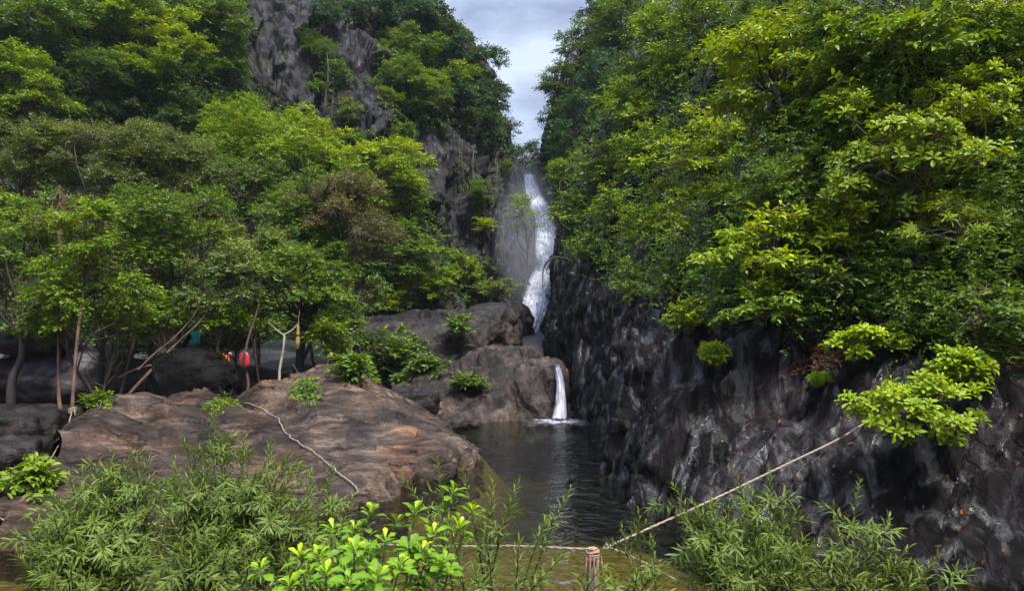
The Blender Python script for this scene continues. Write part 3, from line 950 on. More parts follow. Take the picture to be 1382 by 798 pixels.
def plant(name, label, cat, cx, cy, rx, ry, col, style='forest', Y=None, pull=.75, trunk=None, bark='bark', group=None, dens=1.0, base=None, ncl=None, bare=0, tw=1.0, depth=.8, tint=0.0, ll=None, limbs=None):
    """a tree or shrub of its own: crown ellipse centred at pixel (cx, cy), rooted on the slope behind or below it"""
    _seed[0] += 1
    r = np.random.RandomState(_seed[0])
    st = dict(STYLE[style])
    if ll: st['ll'] = ll
    P0, n0 = hit(min(max(cx, 4), 1378), min(max(cy + .6 * ry, 4), 794))
    if Y is None:
        Pc, nc = hit(min(max(cx, 4), 1378), max(cy, 4))
        Yh = min([p[1] for p in (P0, Pc) if p is not None] or [60])
        Yc = Yh - pull * .5 * (rx + ry) / F * Yh
    else:
        Yc = Y
    C = at(cx, cy, Yc)
    k = Yc / F
    Rad = np.array([rx * k, .5 * (rx + ry) * k * depth, ry * k])
    Rm = (Rad[0] * Rad[2]) ** .5
    ll_ = st['ll'] if Yc > 9 or ll else st['ll']
    rc = st['rc'] * Rm
    n = ncl or int(np.clip(2.4 * (Rad[0] * Rad[2]) / rc ** 2, 8, 46))
    cl = crown_clumps(r, C, Rad, rc, n)
    if not cl: return None
    # root
    if base is not None:
        B = at(*base)
        d_ = drop(B + np.array([0, 0, 1.0]), 6)
        if d_ is not None: B = d_
    else:
        B = P0 if P0 is not None and P0[1] < Yc + 3.5 * Rm else drop(C)
        if B is None: B = C - np.array([0, 0, 1.6 * Rad[2]])
    B = B - np.array([0, 0, .06])
    root = empty(name, B, label, cat, group)
    tb = MB()
    tr = tw * (.036 * Rm ** .8 + .02)
    if trunk:
        TP = [B] + [at(*p) for p in trunk]
        TP = catmull(np.array(TP), 6 * len(TP)) + 0
    else:
        TP = wiggle(r, B, C + np.array([0, 0, -.1 * Rad[2]]), 9, .07)
    tb.tube(TP, np.linspace(tr, tr * .45, len(TP)), 7)
    top = TP[-1]
    i0 = int(len(TP) * (.72 if trunk else .5))
    for lb in limbs or []:
        Pl = catmull(np.array([at(a_, b_, Yc - .5 * Rm + d_) for a_, b_, d_, r_ in lb]), 6 * len(lb))
        Pl[1:-1] += r.normal(size=(len(Pl) - 2, 3)) * .012
        tb.tube(Pl, np.interp(np.linspace(0, 1, len(Pl)), np.linspace(0, 1, len(lb)), [r_ for _, _, _, r_ in lb]), 7)
    for p, s in cl:
        j = r.randint(i0, len(TP))
        q = wiggle(r, TP[j], p, 6, .09)
        q[1:-1, 2] += .06 * Rm
        tb.tube(q, np.linspace(tr * .36, tr * .08, 6), 5, cap=False)
    for _ in range(bare):
        p, s = cl[r.randint(len(cl))]
        u = rdir(r, 1)[0]; u[2] = abs(u[2]) * .6
        tb.tube(wiggle(r, p, p + u * Rm * r.uniform(.4, .9), 7, .12), np.linspace(tr * .3, tr * .06, 7), 4, cap=False)
    mb = MB()
    lpx = ll_ / k
    area = 3.14 * rx * ry
    nl = np.clip(dens * st['cover'] * area / (lpx * lpx * st['lw'] * .6), 500, 24000)
    wsum = sum(s * s for _, s in cl)
    hgt = Rad[2] + 1e-6
    for p, s in cl:
        ns = max(4, int(nl * s * s / wsum / st['m']))
        u = rdir(r, ns)
        u[:, 2] = np.where(u[:, 2] < -.25, -u[:, 2] * .6, u[:, 2])
        u = unit(u)
        rad = s * (.35 + .65 * r.rand(ns) ** .5)
        q = p + u * rad[:, None] * np.array([1, 1, st['flat']])
        out = unit(u * np.array([1, 1, .55]) + (p - C) / (Rm + 1e-6) * .45 + r.normal(size=(ns, 3)) * .3)
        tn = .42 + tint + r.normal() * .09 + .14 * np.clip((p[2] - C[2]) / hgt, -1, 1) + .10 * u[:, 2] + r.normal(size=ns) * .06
        if st.get('ros'):
            d = unit(out * .7 + np.array([0, -.12, .75]) + r.normal(size=(ns, 3)) * .2)
            rosette_leaves(mb, r, q, d, st['m'], ll_, st['lw'], st['kind'], tn)
            if Yc < 16:
                for a_, b_ in zip(q[::2], d[::2]):
                    tb.tube(np.array([p * .45 + a_ * .55 - b_ * s * .3, a_ - b_ * s * .18, a_]), [.009, .007, .005], 3, cap=False)
        else:
            spray_leaves(mb, r, q - out * st['ls'] * ll_ * .5, out, st['m'], ll_, st['lw'], st['kind'], st['ls'] * ll_, st['droop'], tn)
            if Yc < 32:
                e = 3 if style == 'twiggy' else 5
                for a_, b_ in zip(q[::e], out[::e]):
                    tb.tube(np.array([p + (a_ - p) * .2, a_ - b_ * st['ls'] * ll_ * .4, a_ + b_ * st['ls'] * ll_ * .5]), np.array([.014, .009, .004]) * max(1, Yc / 20), 3, cap=False)
    tb.build('trunk', M[bark], root, smooth=True)
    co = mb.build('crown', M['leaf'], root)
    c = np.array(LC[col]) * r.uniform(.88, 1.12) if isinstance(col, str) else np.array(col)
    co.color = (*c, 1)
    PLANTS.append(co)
    return root
# (label, cx, cy, rx, ry, colour, style[, options])
T = 'tree'
LEFT = [
    # --- the upper hillside at the left, in front of and above the rock
    ('dark green tree filling the top left corner of the hillside', 38, 28, 62, 44, 'mg', 'forest'),
    ('sunlit green tree at the left edge just below the corner tree', 14, 92, 46, 40, 'lg', 'forest'),
    ('bright green round-topped bush jutting out at the left edge above the grey-green trees', 45, 140, 66, 40, 'lg', 'broad'),
    ('dark tree overhanging the shaded grey rock gap on the upper left slope', 122, 24, 56, 38, 'mg', 'forest', dict(bare=3)),
    ('yellow-green tree with flat layered sprays at the top of the left slope', 205, 28, 62, 34, 'yg', 'layer'),
    ('yellow-green layered tree directly below the topmost layered one on the left slope', 222, 66, 52, 30, 'yg', 'layer'),
    ('green layered tree in the middle of the upper left slope', 195, 96, 60, 34, 'lg', 'layer'),
    ('dark shaded tree with bare hanging branches between the upper left rocks', 125, 108, 56, 46, 'dg', 'feather', dict(bare=6)),
    ('dark bushy tree under the layered trees on the upper left slope', 215, 150, 60, 42, 'dg', 'forest'),
    ('dark green tree between the left-edge bush and the layered trees', 100, 172, 50, 34, 'dg', 'forest'),
    ('small green tree leaning beside the left end of the high grey cliff', 300, 34, 34, 40, 'mg', 'forest'),
    ('olive green tree clinging to rock left of the high grey cliff', 308, 92, 26, 40, 'mg', 'small'),
    ('dark shrub below the brown rock patch left of the high cliff', 285, 150, 30, 24, 'dg', 'forest'),
    ('green tree on the brow above the brown rock patch', 262, 22, 36, 34, 'mg', 'forest'),
    # --- rim and face of the high cliff
    ('pale blue-green tree hanging over the middle of the high cliff', 440, 22, 24, 24, 'bg', 'forest'),
    ('feathery small tree growing from the crack in the high cliff', 432, 66, 22, 22, 'mg', 'feather'),
    ('fern-like bush at the left lip of the crack in the high cliff', 416, 48, 16, 9, 'dg', 'layer'),
    ('green bush covering the foot of the right-hand buttress of the high cliff', 456, 100, 20, 22, 'mg', 'forest'),
    ('drooping grey-green shrub below the cracked part of the high cliff', 474, 150, 14, 22, 'ol', 'feather'),
    ('small round bright bush on the bare rock right of the high cliff', 524, 130, 18, 12, 'lg', 'layer'),
    ('small round dark bush beside the pale trunk under the high cliff', 430, 118, 14, 12, 'mg', 'forest'),
    ('thin leafy shrub on the dark rock between the high cliff and the gorge', 486, 190, 24, 14, 'mg', 'forest'),
    ('blue-green tree along the top rim right of the high cliff', 502, 6, 40, 20, 'bg', 'forest'),
    ('light green tree standing at the rim over the right-hand buttress', 534, 58, 26, 24, 'lg', 'forest'),
    ('blue-green rounded tree on the skyline at the top of the picture', 545, 18, 40, 34, 'bg', 'forest'),
    ('dark slate-green tree with pale limbs on the skyline', 582, 28, 38, 40, 'dg', 'forest', dict(bark='bark_pale', bare=4)),
    ('dark tree dropping towards the gap from the skyline', 612, 58, 30, 34, 'bg', 'forest'),
    ('flat-topped dark tree spreading into the gap of sky', 642, 84, 44, 26, 'dg', 'layer', dict(bare=2)),
    ('dark flat-layered tree reaching farthest into the sky from the left', 664, 116, 36, 24, 'dg', 'layer', dict(bare=3)),
    ('blue-green tree under the flat-layered trees beside the sky', 652, 138, 36, 24, 'bg', 'forest'),
    ('small dark tree above the brown headland beside the fall', 680, 172, 20, 16, 'bg', 'forest', dict(bare=2)),
    ('green tree crown below the slate-green tree', 560, 72, 42, 34, 'mg', 'forest'),
    ('rounded green tree left of centre on the wooded gorge side', 540, 106, 40, 34, 'mg', 'forest'),
    ('light yellow-green crown in the middle of the wooded gorge side', 575, 116, 38, 24, 'lg', 'forest'),
    ('bright small crown on the wooded gorge side towards the sky', 618, 108, 30, 24, 'lg', 'forest'),
    ('blue-green crown on the wooded gorge side below the bright small one', 610, 130, 34, 24, 'bg', 'forest'),
    ('green tree hanging over the top of the purple cliff', 546, 142, 34, 18, 'mg', 'feather'),
    ('pale green tree hanging over the middle of the purple cliff top', 586, 142, 32, 14, 'ol', 'forest'),
    ('dark green tree overhanging the right end of the purple cliff', 642, 160, 30, 16, 'dg', 'forest'),
    ('green shrub on the ledge of the purple cliff behind the big yellow-green tree', 540, 176, 22, 12, 'mg', 'feather'),
    ('green creeper bush hanging down the cleft of the purple cliff', 652, 262, 14, 32, 'mg', 'feather'),
    ('bright green bush in the cleft of the purple cliff', 654, 306, 18, 12, 'yg', 'layer'),
    ('thin green shrub on the cliff edge left of the fall', 684, 232, 9, 18, 'mg', 'feather'),
    ('hanging green shrub at the foot of the cleft above the ledge', 664, 362, 14, 16, 'mg', 'forest'),
    ('low olive bush on the ledge right beside the fall', 672, 394, 28, 18, 'ol', 'forest'),
    # --- trees on the wooded bench behind the slab
    ('big yellow-green tree standing before the purple cliff', 508, 236, 76, 46, 'yg', 'forest', dict(tint=.05)),
    ('light green tree under the big yellow-green one', 540, 264, 44, 32, 'lg', 'forest'),
    ('bright yellow-green tree between the tall green tree and the big yellow-green one', 436, 208, 50.6, 46, 'yg', 'forest'),
    ('tall bright-topped green tree before the high grey cliff', 350, 196, 89.7, 75.9, 'lg', 'small', dict(Y=33)),
    ('yellow-tipped slender tree beside the tall green tree, under the cliff', 406, 166, 32, 26, 'yg', 'small', dict(Y=34)),
    ('mid green tree below the tall bright-topped one', 330, 262, 75.9, 59.8, 'mg', 'small', dict(Y=30)),
    ('silvery olive tree with dry grey twigs, left of the tall green tree', 250, 232, 71.3, 64.4, 'ol', 'twiggy', dict(Y=28, bare=12, dens=1.7, bark='bark')),
    ('grey-green twiggy tree with a rounded top on the left', 165, 225, 87.4, 71.3, 'ol', 'twiggy', dict(Y=27, bare=12, dens=1.7, bark='bark')),
    ('reddish-twigged green tree at the left edge above the speckled trunk', 40, 215, 71.3, 66.7, 'wl', 'twiggy', dict(Y=27, bare=12, dens=1.7, bark='bark')),
    ('greyish-brown half-bare tree with fine dry twigs left of the bright bushes', 468, 310, 73.6, 75.9, 'br', 'twiggy', dict(Y=28, bare=20, bark='bark', dens=1.3)),
    ('green tree left of the brown half-bare tree', 405, 300, 59.8, 75.9, 'mg', 'small', dict(Y=28)),
    ('fresh green bush spreading on the ledge under the cliff', 580, 364, 54, 36, 'lg', 'layer'),
    ('dark green bush between the brown tree and the fresh green bush', 532, 330, 46, 52.9, 'mg', 'forest'),
    ('small round-topped bright tree in front of the fresh green bush', 564, 390, 36, 30, 'yg', 'forest'),
    ('green bush at the right end of the ledge group', 628, 368, 32, 24, 'lg', 'forest'),
    ('vivid low bush at the left end of the rock ledge', 518, 412, 22, 18, 'yg', 'forest'),
    ('olive bush with pale twigs left of the rock ledge', 492, 400, 34, 40, 'ol', 'forest'),
    ('leafy green shrub hanging over the rocks below the ledge', 512, 474, 46, 34.5, 'mg', 'forest'),
    ('low green shrub against the base of the ledge', 555, 478, 24, 22, 'mg', 'forest'),
    ('green tuft growing in the crack of the ledge', 620, 442, 14, 22, 'mg', 'forest'),
    ('small green tuft on the mossy dark face of the boulder', 632, 516, 18, 9, 'mg', 'forest'),
    ('mossy green weed on the rock behind the slab', 472, 492, 22, 14, 'mg', 'forest'),
    ('round dark weed with yellow lower leaves behind the slab', 412, 530, 24, 20, 'mg', 'small', dict(Y=24)),
    # --- the low trees round the black boulder
    ('dense green tree shading the black boulder', 232, 352, 101.2, 89.7, 'mg', 'small', dict(Y=23.5, base=(190, 520, 24), bark='bark_red', bare=4)),
    ('low bright-leaved tree before the red-brown trunks', 112, 396, 82.8, 62.1, 'lg', 'small', dict(Y=20.5, base=(137, 560, 21), bark='bark_dark', bare=4, tint=.06)),
    ('grey-green drooping tree right of the black boulder', 312, 392, 62.1, 62.1, 'ol', 'small', dict(Y=23, base=(296, 505, 24.5), bark='bark')),
    ('dark leafy tree on the thick black trunk', 402, 398, 71.3, 66.7, 'mg', 'small', dict(Y=24.5, base=(402, 500, 25), trunk=[(406, 470, 25), (414, 430, 25)], bark='bark_dark', tw=2.6)),
    ('feathery green sapling beside the red float', 352, 428, 34, 24, 'mg', 'feather', dict(Y=23.5)),
    ('bright green low branches over the mossy rock right of the thick trunk', 455, 436, 46, 39.1, 'mg', 'small', dict(Y=25)),
    ('shady green tree on the speckled trunk at the left edge', 22, 350, 66.7, 82.8, 'mg', 'small', dict(Y=22, base=(18, 570, 21), trunk=[(16, 520, 21), (30, 478, 21.2), (26, 430, 21.5)], bark='bark_dark', tw=2.0, bare=5)),
    ('thin tall tree on a straight pale brown trunk', 84, 300, 34, 40, 'ol', 'twiggy', dict(Y=21.5, base=(80, 600, 19.5), trunk=[(79, 520, 20), (80, 400, 20.7), (81, 250, 21.5)], bark='bark_red', tw=1.2, bare=4)),
    ('young tree with vine-wrapped reddish trunk and a rope knotted round it', 122, 315, 46, 52.9, 'lg', 'small', dict(Y=20, base=(96, 602, 18.4), trunk=[(97, 560, 18.6), (104, 460, 19.2), (114, 380, 19.8), (118, 320, 20)], bark='bark_red', tw=1.0, dens=1.4)),
    ('low bright shrub at the foot of the red-brown trunks', 138, 545, 26, 14, 'lg', 'small', dict(Y=20.2)),
    ('small bright-leaved plant at the foot of the left dark rocks', 38, 650, 36, 26, 'lg', 'broad', dict(Y=12.0, ll=.16)),
    ('little bright fern below the black boulder', 298, 545, 16, 9, 'lg', 'feather', dict(Y=20.4)),
    ('light green bush lit between the trunks behind the black boulder', 206, 456, 30, 20, 'yg', 'small', dict(Y=24.5)),
    ('light bush behind the orange-brown trunk', 300, 458, 34, 22, 'mg', 'small', dict(Y=26)),
    ('low bush behind the pair of red-brown leaning stems', 180, 470, 36, 26, 'mg', 'small', dict(Y=26)),
    ('leafy shrub in the hollow between slab, ledge and boulder', 520, 500, 36, 20, 'mg', 'forest'),
    ('low dark shrub where the boulder meets the ledge', 575, 492, 26, 12, 'mg', 'forest'),
    ('bright shrub behind the high point of the slab', 462, 470, 32, 24, 'lg', 'forest'),
    ('low leafy tree in front of the dark straight trunk', 160, 432, 46, 32, 'lg', 'small', dict(Y=21.3)),
    ('low leafy tree at the left edge beside the speckled trunk', 50, 440, 36, 30, 'mg', 'small', dict(Y=20.8)),
    ('low hanging leafy tree over the left shoulder of the black boulder', 222, 428, 40, 26, 'mg', 'small', dict(Y=22.6)),
    ('low hanging leafy tree between the turquoise shirt and the red float', 304, 434, 36, 24, 'lg', 'small', dict(Y=22.8)),
    ('low hanging leafy tree right of the hanging yellow float', 440, 452, 34, 26, 'lg', 'small', dict(Y=23.8)),
    # --- lower boughs filling in between the bench trees
    ('green tree filling the gap behind the speckled trunk and the pale brown trunk', 62, 440, 44, 38, 'mg', 'small', dict(Y=24)),
    ('olive tree behind the vine-wrapped red trunk', 150, 330, 60, 48, 'ol', 'small', dict(Y=25)),
    ('dark leafy tree behind the black boulder trees', 205, 430, 52, 34, 'dg', 'small', dict(Y=26)),
    ('green tree between the brown half-bare tree and the thick black trunk', 432, 362, 50, 44, 'mg', 'small', dict(Y=27)),
    ('grey-green tree standing behind the feathery sapling', 352, 340, 52, 46, 'wl', 'small', dict(Y=25.5)),
    ('small dense tree behind the orange webbing', 318, 462, 34, 22, 'dg', 'small', dict(Y=25.5)),
    ('pale grey-green tree crowning the left group, behind the dense tree over the boulder', 262, 300, 56, 44, 'wl', 'twiggy', dict(Y=26, bare=6, dens=1.5)),
    ('bright leafy tree at the left edge under the reddish-twigged one', 14, 300, 40, 40, 'lg', 'small', dict(Y=23.5)),
    ('yellow-green tree behind the brown half-bare tree, under the big yellow-green one', 470, 250, 44, 36, 'lg', 'forest', dict(Y=33)),
    ('deep green bush right of the brown half-bare tree', 500, 350, 34, 36, 'dg', 'forest', dict(Y=32)),
]
RIGHT = [
    # --- skyline and upper slope
    ('tall dark tree leaning into the sky from the right side of the gap', 752, 108, 30, 34, 'mg', 'layer', dict(bare=4, pull=1.1, depth=.6)),
    ('dark upright tree top right of the leaning one, against the sky', 782, 62, 30, 36, 'mg', 'forest', dict(bare=2)),
    ('blue-green tree below the leaning tree beside the fall', 778, 160, 34, 36, 'bg', 'forest'),
    ('dark green tree at the top right of the sky gap', 832, 30, 40, 38, 'mg', 'forest'),
    ('small dark tree clinging to the cliff below the leaning tree, against the sky', 750, 158, 24, 24, 'dg', 'forest', dict(pull=1.3, depth=.6, bare=2)),
    ('slim blue-green tree lowest on the right edge of the sky gap', 752, 188, 18, 16, 'bg', 'forest', dict(pull=1.3, depth=.6)),
    ('dark tree leaning out at the very top right of the sky gap', 806, 14, 26, 22, 'dg', 'forest', dict(pull=1.2, bare=2)),
    ('blue-green rounded crown behind the leaning tree', 812, 108, 36, 40, 'bg', 'forest'),
    ('small bluish tree beside the lip of the fall', 758, 208, 20, 16, 'bg', 'forest'),
    ('green tree overhanging the top of the fall', 772, 232, 34, 26, 'lg', 'forest', dict(bare=3)),
    ('green tree with drooping boughs halfway down beside the fall', 780, 286, 34, 34, 'lg', 'forest', dict(bare=4)),
    ('dark green bush overhanging the wet rock beside the fall', 792, 338, 30, 26, 'mg', 'forest'),
    ('light green crown right of the overhanging fall tree', 818, 226, 38, 34, 'lg', 'forest'),
    ('mid green crown on the slope above the fall', 850, 150, 44, 42, 'lg', 'forest'),
    ('tall mid green tree at the top edge right of the sky', 890, 42, 46, 40, 'lg', 'forest'),
    ('bushy green tree at the top edge', 950, 26, 48, 34, 'lg', 'forest', dict(bare=2)),
    ('light green tree on the upper slope, below the top edge', 905, 92, 40, 40, 'lg', 'forest'),
    ('narrow green crown on the upper slope', 868, 100, 34, 34, 'lg', 'forest'),
    ('vine-draped dark tree at the top edge', 1012, 22, 40, 30, 'mg', 'feather'),
    ('green crown left of the gnarled tree', 872, 208, 46, 38, 'lg', 'forest'),
    ('yellow-green small-leaved shrub on the rock shoulder above the pool', 882, 312, 44, 40, 'yg', 'small', dict(tint=.04)),
    ('light green shrub hanging over the wet wall below the shoulder', 858, 382, 34, 30, 'lg', 'small'),
    ('deep green shrub between the shoulder and the gnarled tree', 920, 372, 34, 34, 'lg', 'small'),
    ('mid green tree on the slope before the wall beside the pool', 832, 282, 34, 30, 'lg', 'forest'),
    ('sparse leafy bough reaching out across the upper fall from the left', 706, 292, 22, 38, 'lg', 'forest', dict(Y=47, dens=.5, bare=3)),
    # --- nearer trees
    ('gnarled tree with black crooked limbs and large bright leaves', 1040, 120, 108, 88, 'yg', 'broad', dict(bark='bark_dark', tw=1.5, bare=8, dens=.85, limbs=[[(1102, 300, 1.2, .11), (1108, 258, .6, .10), (1112, 222, .1, .10), (1095, 206, -.2, .09), (1066, 212, -.3, .06), (1040, 226, -.3, .035), (1010, 232, -.2, .012)], [(1096, 208, -.2, .07), (1068, 188, -.3, .065), (1060, 160, -.3, .06), (1048, 128, -.3, .05), (1030, 96, -.3, .02)], [(1064, 170, -.3, .04), (1088, 150, -.3, .03), (1112, 118, -.3, .012)]])),
    ('leafy tree with wide thin branches left of the gnarled tree', 945, 212, 84, 66, 'yg', 'broad', dict(bark='bark_dark', bare=8, dens=.8, limbs=[[(1012, 290, .8, .09), (992, 262, .2, .08), (986, 226, -.2, .06), (960, 214, -.3, .045), (925, 216, -.3, .03), (880, 230, -.2, .01)], [(988, 232, -.2, .05), (1004, 200, -.2, .03), (1000, 170, 0, .01)], [(975, 250, 0, .04), (945, 240, -.2, .03), (915, 252, -.2, .01)]])),
    ('light green tree reaching down towards the shoulder shrub', 960, 282, 62, 40, 'yg', 'small', dict()),
    ('pale green tree behind the top of the gnarled one', 1085, 40, 70, 38, 'yg', 'forest', dict()),
    ('mid green tree above the rosette-leaved bush', 1165, 60, 64, 46, 'lg', 'broad', dict()),
    ('dark leafy tree with bare brown twigs at the top right', 1255, 50, 70, 42, 'lg', 'broad', dict(bare=16, bark='bark')),
    ('layered green tree over the tangle of dry stems in the top right corner', 1345, 26, 64, 28, 'yg', 'feather', dict(bare=12, bark='bark_pale')),
    ('deep green tree in the shade between gnarled tree and rosette bush', 1150, 165, 56, 56, 'lg', 'broad', dict()),
    ('dark undershrub with small grey leaves under the gnarled tree', 1062, 262, 60, 50, 'mg', 'small', dict()),
    ('large rosette-leaved bush, brightest on the right slope', 1225, 222, 108, 116, 'yg', 'ros', dict(bark='bark', bare=6, tw=.8)),
    ('rosette-leaved bush reaching the right edge above the bare dark rock', 1322, 150, 62, 74, 'yg', 'ros', dict(bare=6, tw=.8)),
    ('rosette-leaved bush hanging below the brightest one', 1150, 300, 56, 52, 'yg', 'ros', dict(tw=.8)),
    ('narrow-leaved bush fanning out over the pale trunks at the right edge', 1300, 312, 92, 40, 'yg', 'rosn', dict(bark='bark_pale', bare=12, tw=1.3)),
    ('rounded light green bush overhanging the dark rock in mid slope', 1040, 345, 98, 62, 'yg', 'broad', dict(ll=.15, bare=4, tint=.03)),
    ('deep green bush on the rock edge below the rounded light bush', 1030, 412, 66, 38, 'lg', 'broad', dict(ll=.13)),
    ('brownish-green shrub right of the rounded light bush', 1110, 376, 46, 40, 'ol', 'small', dict(bare=6)),
    ('small bright bush on its own over the wet wall', 930, 430, 26, 27, 'yg', 'broad', dict(ll=.13)),
    ('strap-leaved green tuft on the wet wall below the small bright bush', 962, 478, 18, 16, 'yg', 'rosn', dict()),
    ('dark green fern-leaved shrub in the shade above the leaf litter', 1250, 420, 54, 36, 'mg', 'rosn', dict()),
    ('twiggy dark shrub under the narrow-leaved bush', 1330, 430, 52, 52, 'mg', 'small', dict(bare=18, bark='bark', dens=.6)),
    ('low rosette shrub on the bare rock, growing over the rope end', 1232, 548, 92, 62, 'yg', 'ros', dict(bare=8, tw=.6, ll=.14, tint=.03, dens=1.15)),
    ('small rosette shrub just above the rope-end shrub', 1172, 462, 48, 28, 'yg', 'ros', dict(tw=.6, tint=.03)),
    ('rosette twig spreading towards the right edge from the rope-end shrub', 1298, 500, 40, 30, 'yg', 'ros', dict(tw=.6)),
    ('tiny bright seedling on the dark rock below the leaf litter', 1107, 512, 14, 9, 'yg', 'rosn', dict(ll=.09)),
    ('deep green creeper bush on the slope behind the gnarled tree', 1000, 60, 50, 40, 'yg', 'forest', dict()),
]
FAR = [
    ('slender tree above the lip of the waterfall', 716, 204, 20, 13, 'bg', 'layer', dict(Y=78, bare=2)),
    ('flat-crowned tree right of the slender one above the lip of the waterfall', 742, 204, 16, 11, 'bg', 'layer', dict(Y=80)),
    ('low bush at the lip of the waterfall', 724, 222, 16, 9, 'bg', 'forest', dict(Y=74)),
    ('faint tree on the skyline behind the headland', 698, 208, 14, 12, 'bg', 'forest', dict(Y=76)),
]
BUSHY = ('bush', 'shrub', 'tuft', 'weed', 'fern', 'seedling', 'plant', 'twig', 'undershrub')
for tab in (LEFT, RIGHT, FAR):
    for e in tab:
        kw = e[7] if len(e) > 7 else {}
        head = e[0].split(' ')
        nm = 'tree'
        for wd in head[:9]:
            if wd in ('tree', 'crown', 'sapling'): break
            if wd in BUSHY:
                nm = 'shrub' if wd in ('shrub', 'undershrub', 'twig') else ('bush' if wd == 'bush' else 'plant'); break
        plant(nm, e[0], nm, *e[1:7], **dict(dict(dens=.75) if tab is RIGHT else {}, **kw))
# ------------------------------------------------------------------ undergrowth: leaf cover over the slopes between the trees
def in_poly(x, y, P):
    c = False
    for i in range(len(P)):
        (x1, y1), (x2, y2) = P[i], P[i - 1]
        if (y1 > y) != (y2 > y) and x < (x2 - x1) * (y - y1) / (y2 - y1) + x1: c = not c
    return c


GREEN_L = [(0, 0), (610, 0), (700, 100), (690, 200), (720, 200), (640, 200), (560, 190), (600, 310), (690, 390), (640, 410), (500, 415), (470, 500), (380, 470), (0, 450)]
BARE_L = [[(325, 0), (400, 0), (520, 40), (525, 190), (430, 185), (330, 110)], [(550, 165), (690, 200), (690, 392), (600, 320)], [(205, 465), (320, 465), (320, 550), (205, 550)]]
GREEN_R = [(745, 190), (800, 20), (812, 0), (1620, 0), (1620, 470), (1400, 470), (1400, 80), (1362, 110), (1362, 190), (1400, 300), (1382, 470), (1260, 470), (1190, 400), (1100, 430), (960, 425), (890, 400), (830, 390), (820, 350), (765, 320)]


def undergrowth(name, inc, exc, box, n, col, seed):
    r = np.random.RandomState(seed)
    P, D, K = [], [], []
    while len(P) < n:
        x, y = r.uniform(box[0], box[2]), r.uniform(box[1], box[3])
        if not in_poly(x, y, inc) or any(in_poly(x, y, e) for e in exc): continue
        p, nn = hit(x, y)
        if p is None or p[1] > 90:
            n -= .2; continue
        for _ in range(4):
            P.append(p + r.normal(size=3) * .35 + nn * r.uniform(-.1, .5)); D.append(unit(nn + np.array([0, 0, -.15]) + r.normal(size=3) * .55))
    P, D = np.array(P), np.array(D)
    mb = MB()
    sz = np.clip(P[:, 1] / 40, .45, 1.3)
    for lo, hi in ((0, .7), (.7, 1.0), (1.0, 9)):
        m = (sz >= lo) & (sz < hi)
        l_ = .17 * (.55 if lo == 0 else .85 if hi < 2 else 1.2)
        spray_leaves(mb, r, P[m], D[m], 8, l_, .48, 'far', l_ * 3.4, .6, .38 + .12 * r.normal(size=m.sum()))
    o = mb.build(name, M['leaf'])
    o.color = (*LC[col], 1)
    return tag(o, kind='stuff')


undergrowth('undergrowth', GREEN_L, BARE_L, (0, 0, 720, 500), 22000, 'mg', 1)
undergrowth('hillside_undergrowth', GREEN_R, [], (745, 0, 1620, 470), 32000, 'mg', 2)
# creepers hanging on the bare purple cliff
def creeper(label, pts, w, col, n, seed):
    r = np.random.RandomState(seed)
    H = [hit(*p) for p in pts]
    H = [(p + n_ * .12) for p, n_ in H if p is not None]
    if len(H) < 2: return
    Ln = catmull(np.array(H), 40)
    root = empty('creeper', Ln[0], label, 'creeper')
    tb, mb = MB(), MB()
    for k in range(4):
        tb.tube(Ln + r.normal(size=3) * .12 + np.sin(np.linspace(0, 9, 40) + k)[:, None] * r.normal(size=3) * .08, .018, 4)
    P = Ln[r.randint(0, 40, n)] + r.normal(size=(n, 3)) * np.array([w, .18, .25])
    d = unit(r.normal(size=(n, 3)) * .6 + np.array([.1, -.6, -.5]))
    spray_leaves(mb, r, P, d, 7, .17, .5, 'far', .5, .8, .42 + .12 * r.normal(size=n))
    tb.build('stem', M['bark'], root, smooth=True)
    o = mb.build('foliage', M['leaf'], root); o.color = (*LC[col], 1)


creeper('thin green creeper trailing down the middle of the purple cliff', [(620, 186), (619, 220), (624, 262), (629, 300)], .16, 'mg', 70, 1)
creeper('long green creeper beside the cleft of the purple cliff', [(640, 205), (636, 240), (640, 290), (642, 322)], .16, 'mg', 70, 2)
creeper('yellowish mossy creeper on the dark wall left of the brown headland', [(668, 205), (670, 240), (668, 275)], .16, 'ol', 60, 3)
creeper('green creeper trailing from the high cliff towards the bright bushes', [(446, 92), (449, 120), (446, 160), (450, 186)], .3, 'dg', 140, 4)
creeper('dark creeper at the base of the purple cliff near the fall', [(676, 300), (680, 340), (684, 385)], .2, 'dg', 80, 5)

# pale dead trunks and branches on the cliff
def bare_branch(name, label, lines, mat, cat='branch', k=6):
    root_p = at(*lines[0][0][:3])
    mb = MB()
    for ln in lines:
        P = catmull(np.array([at(*p[:3]) for p in ln]), 5 * len(ln))
        R_ = np.interp(np.linspace(0, 1, len(P)), np.linspace(0, 1, len(ln)), [p[3] for p in ln])
        mb.tube(P, R_, k)
    return tag(mb.build(name, mat, smooth=True, origin=root_p), label, cat)


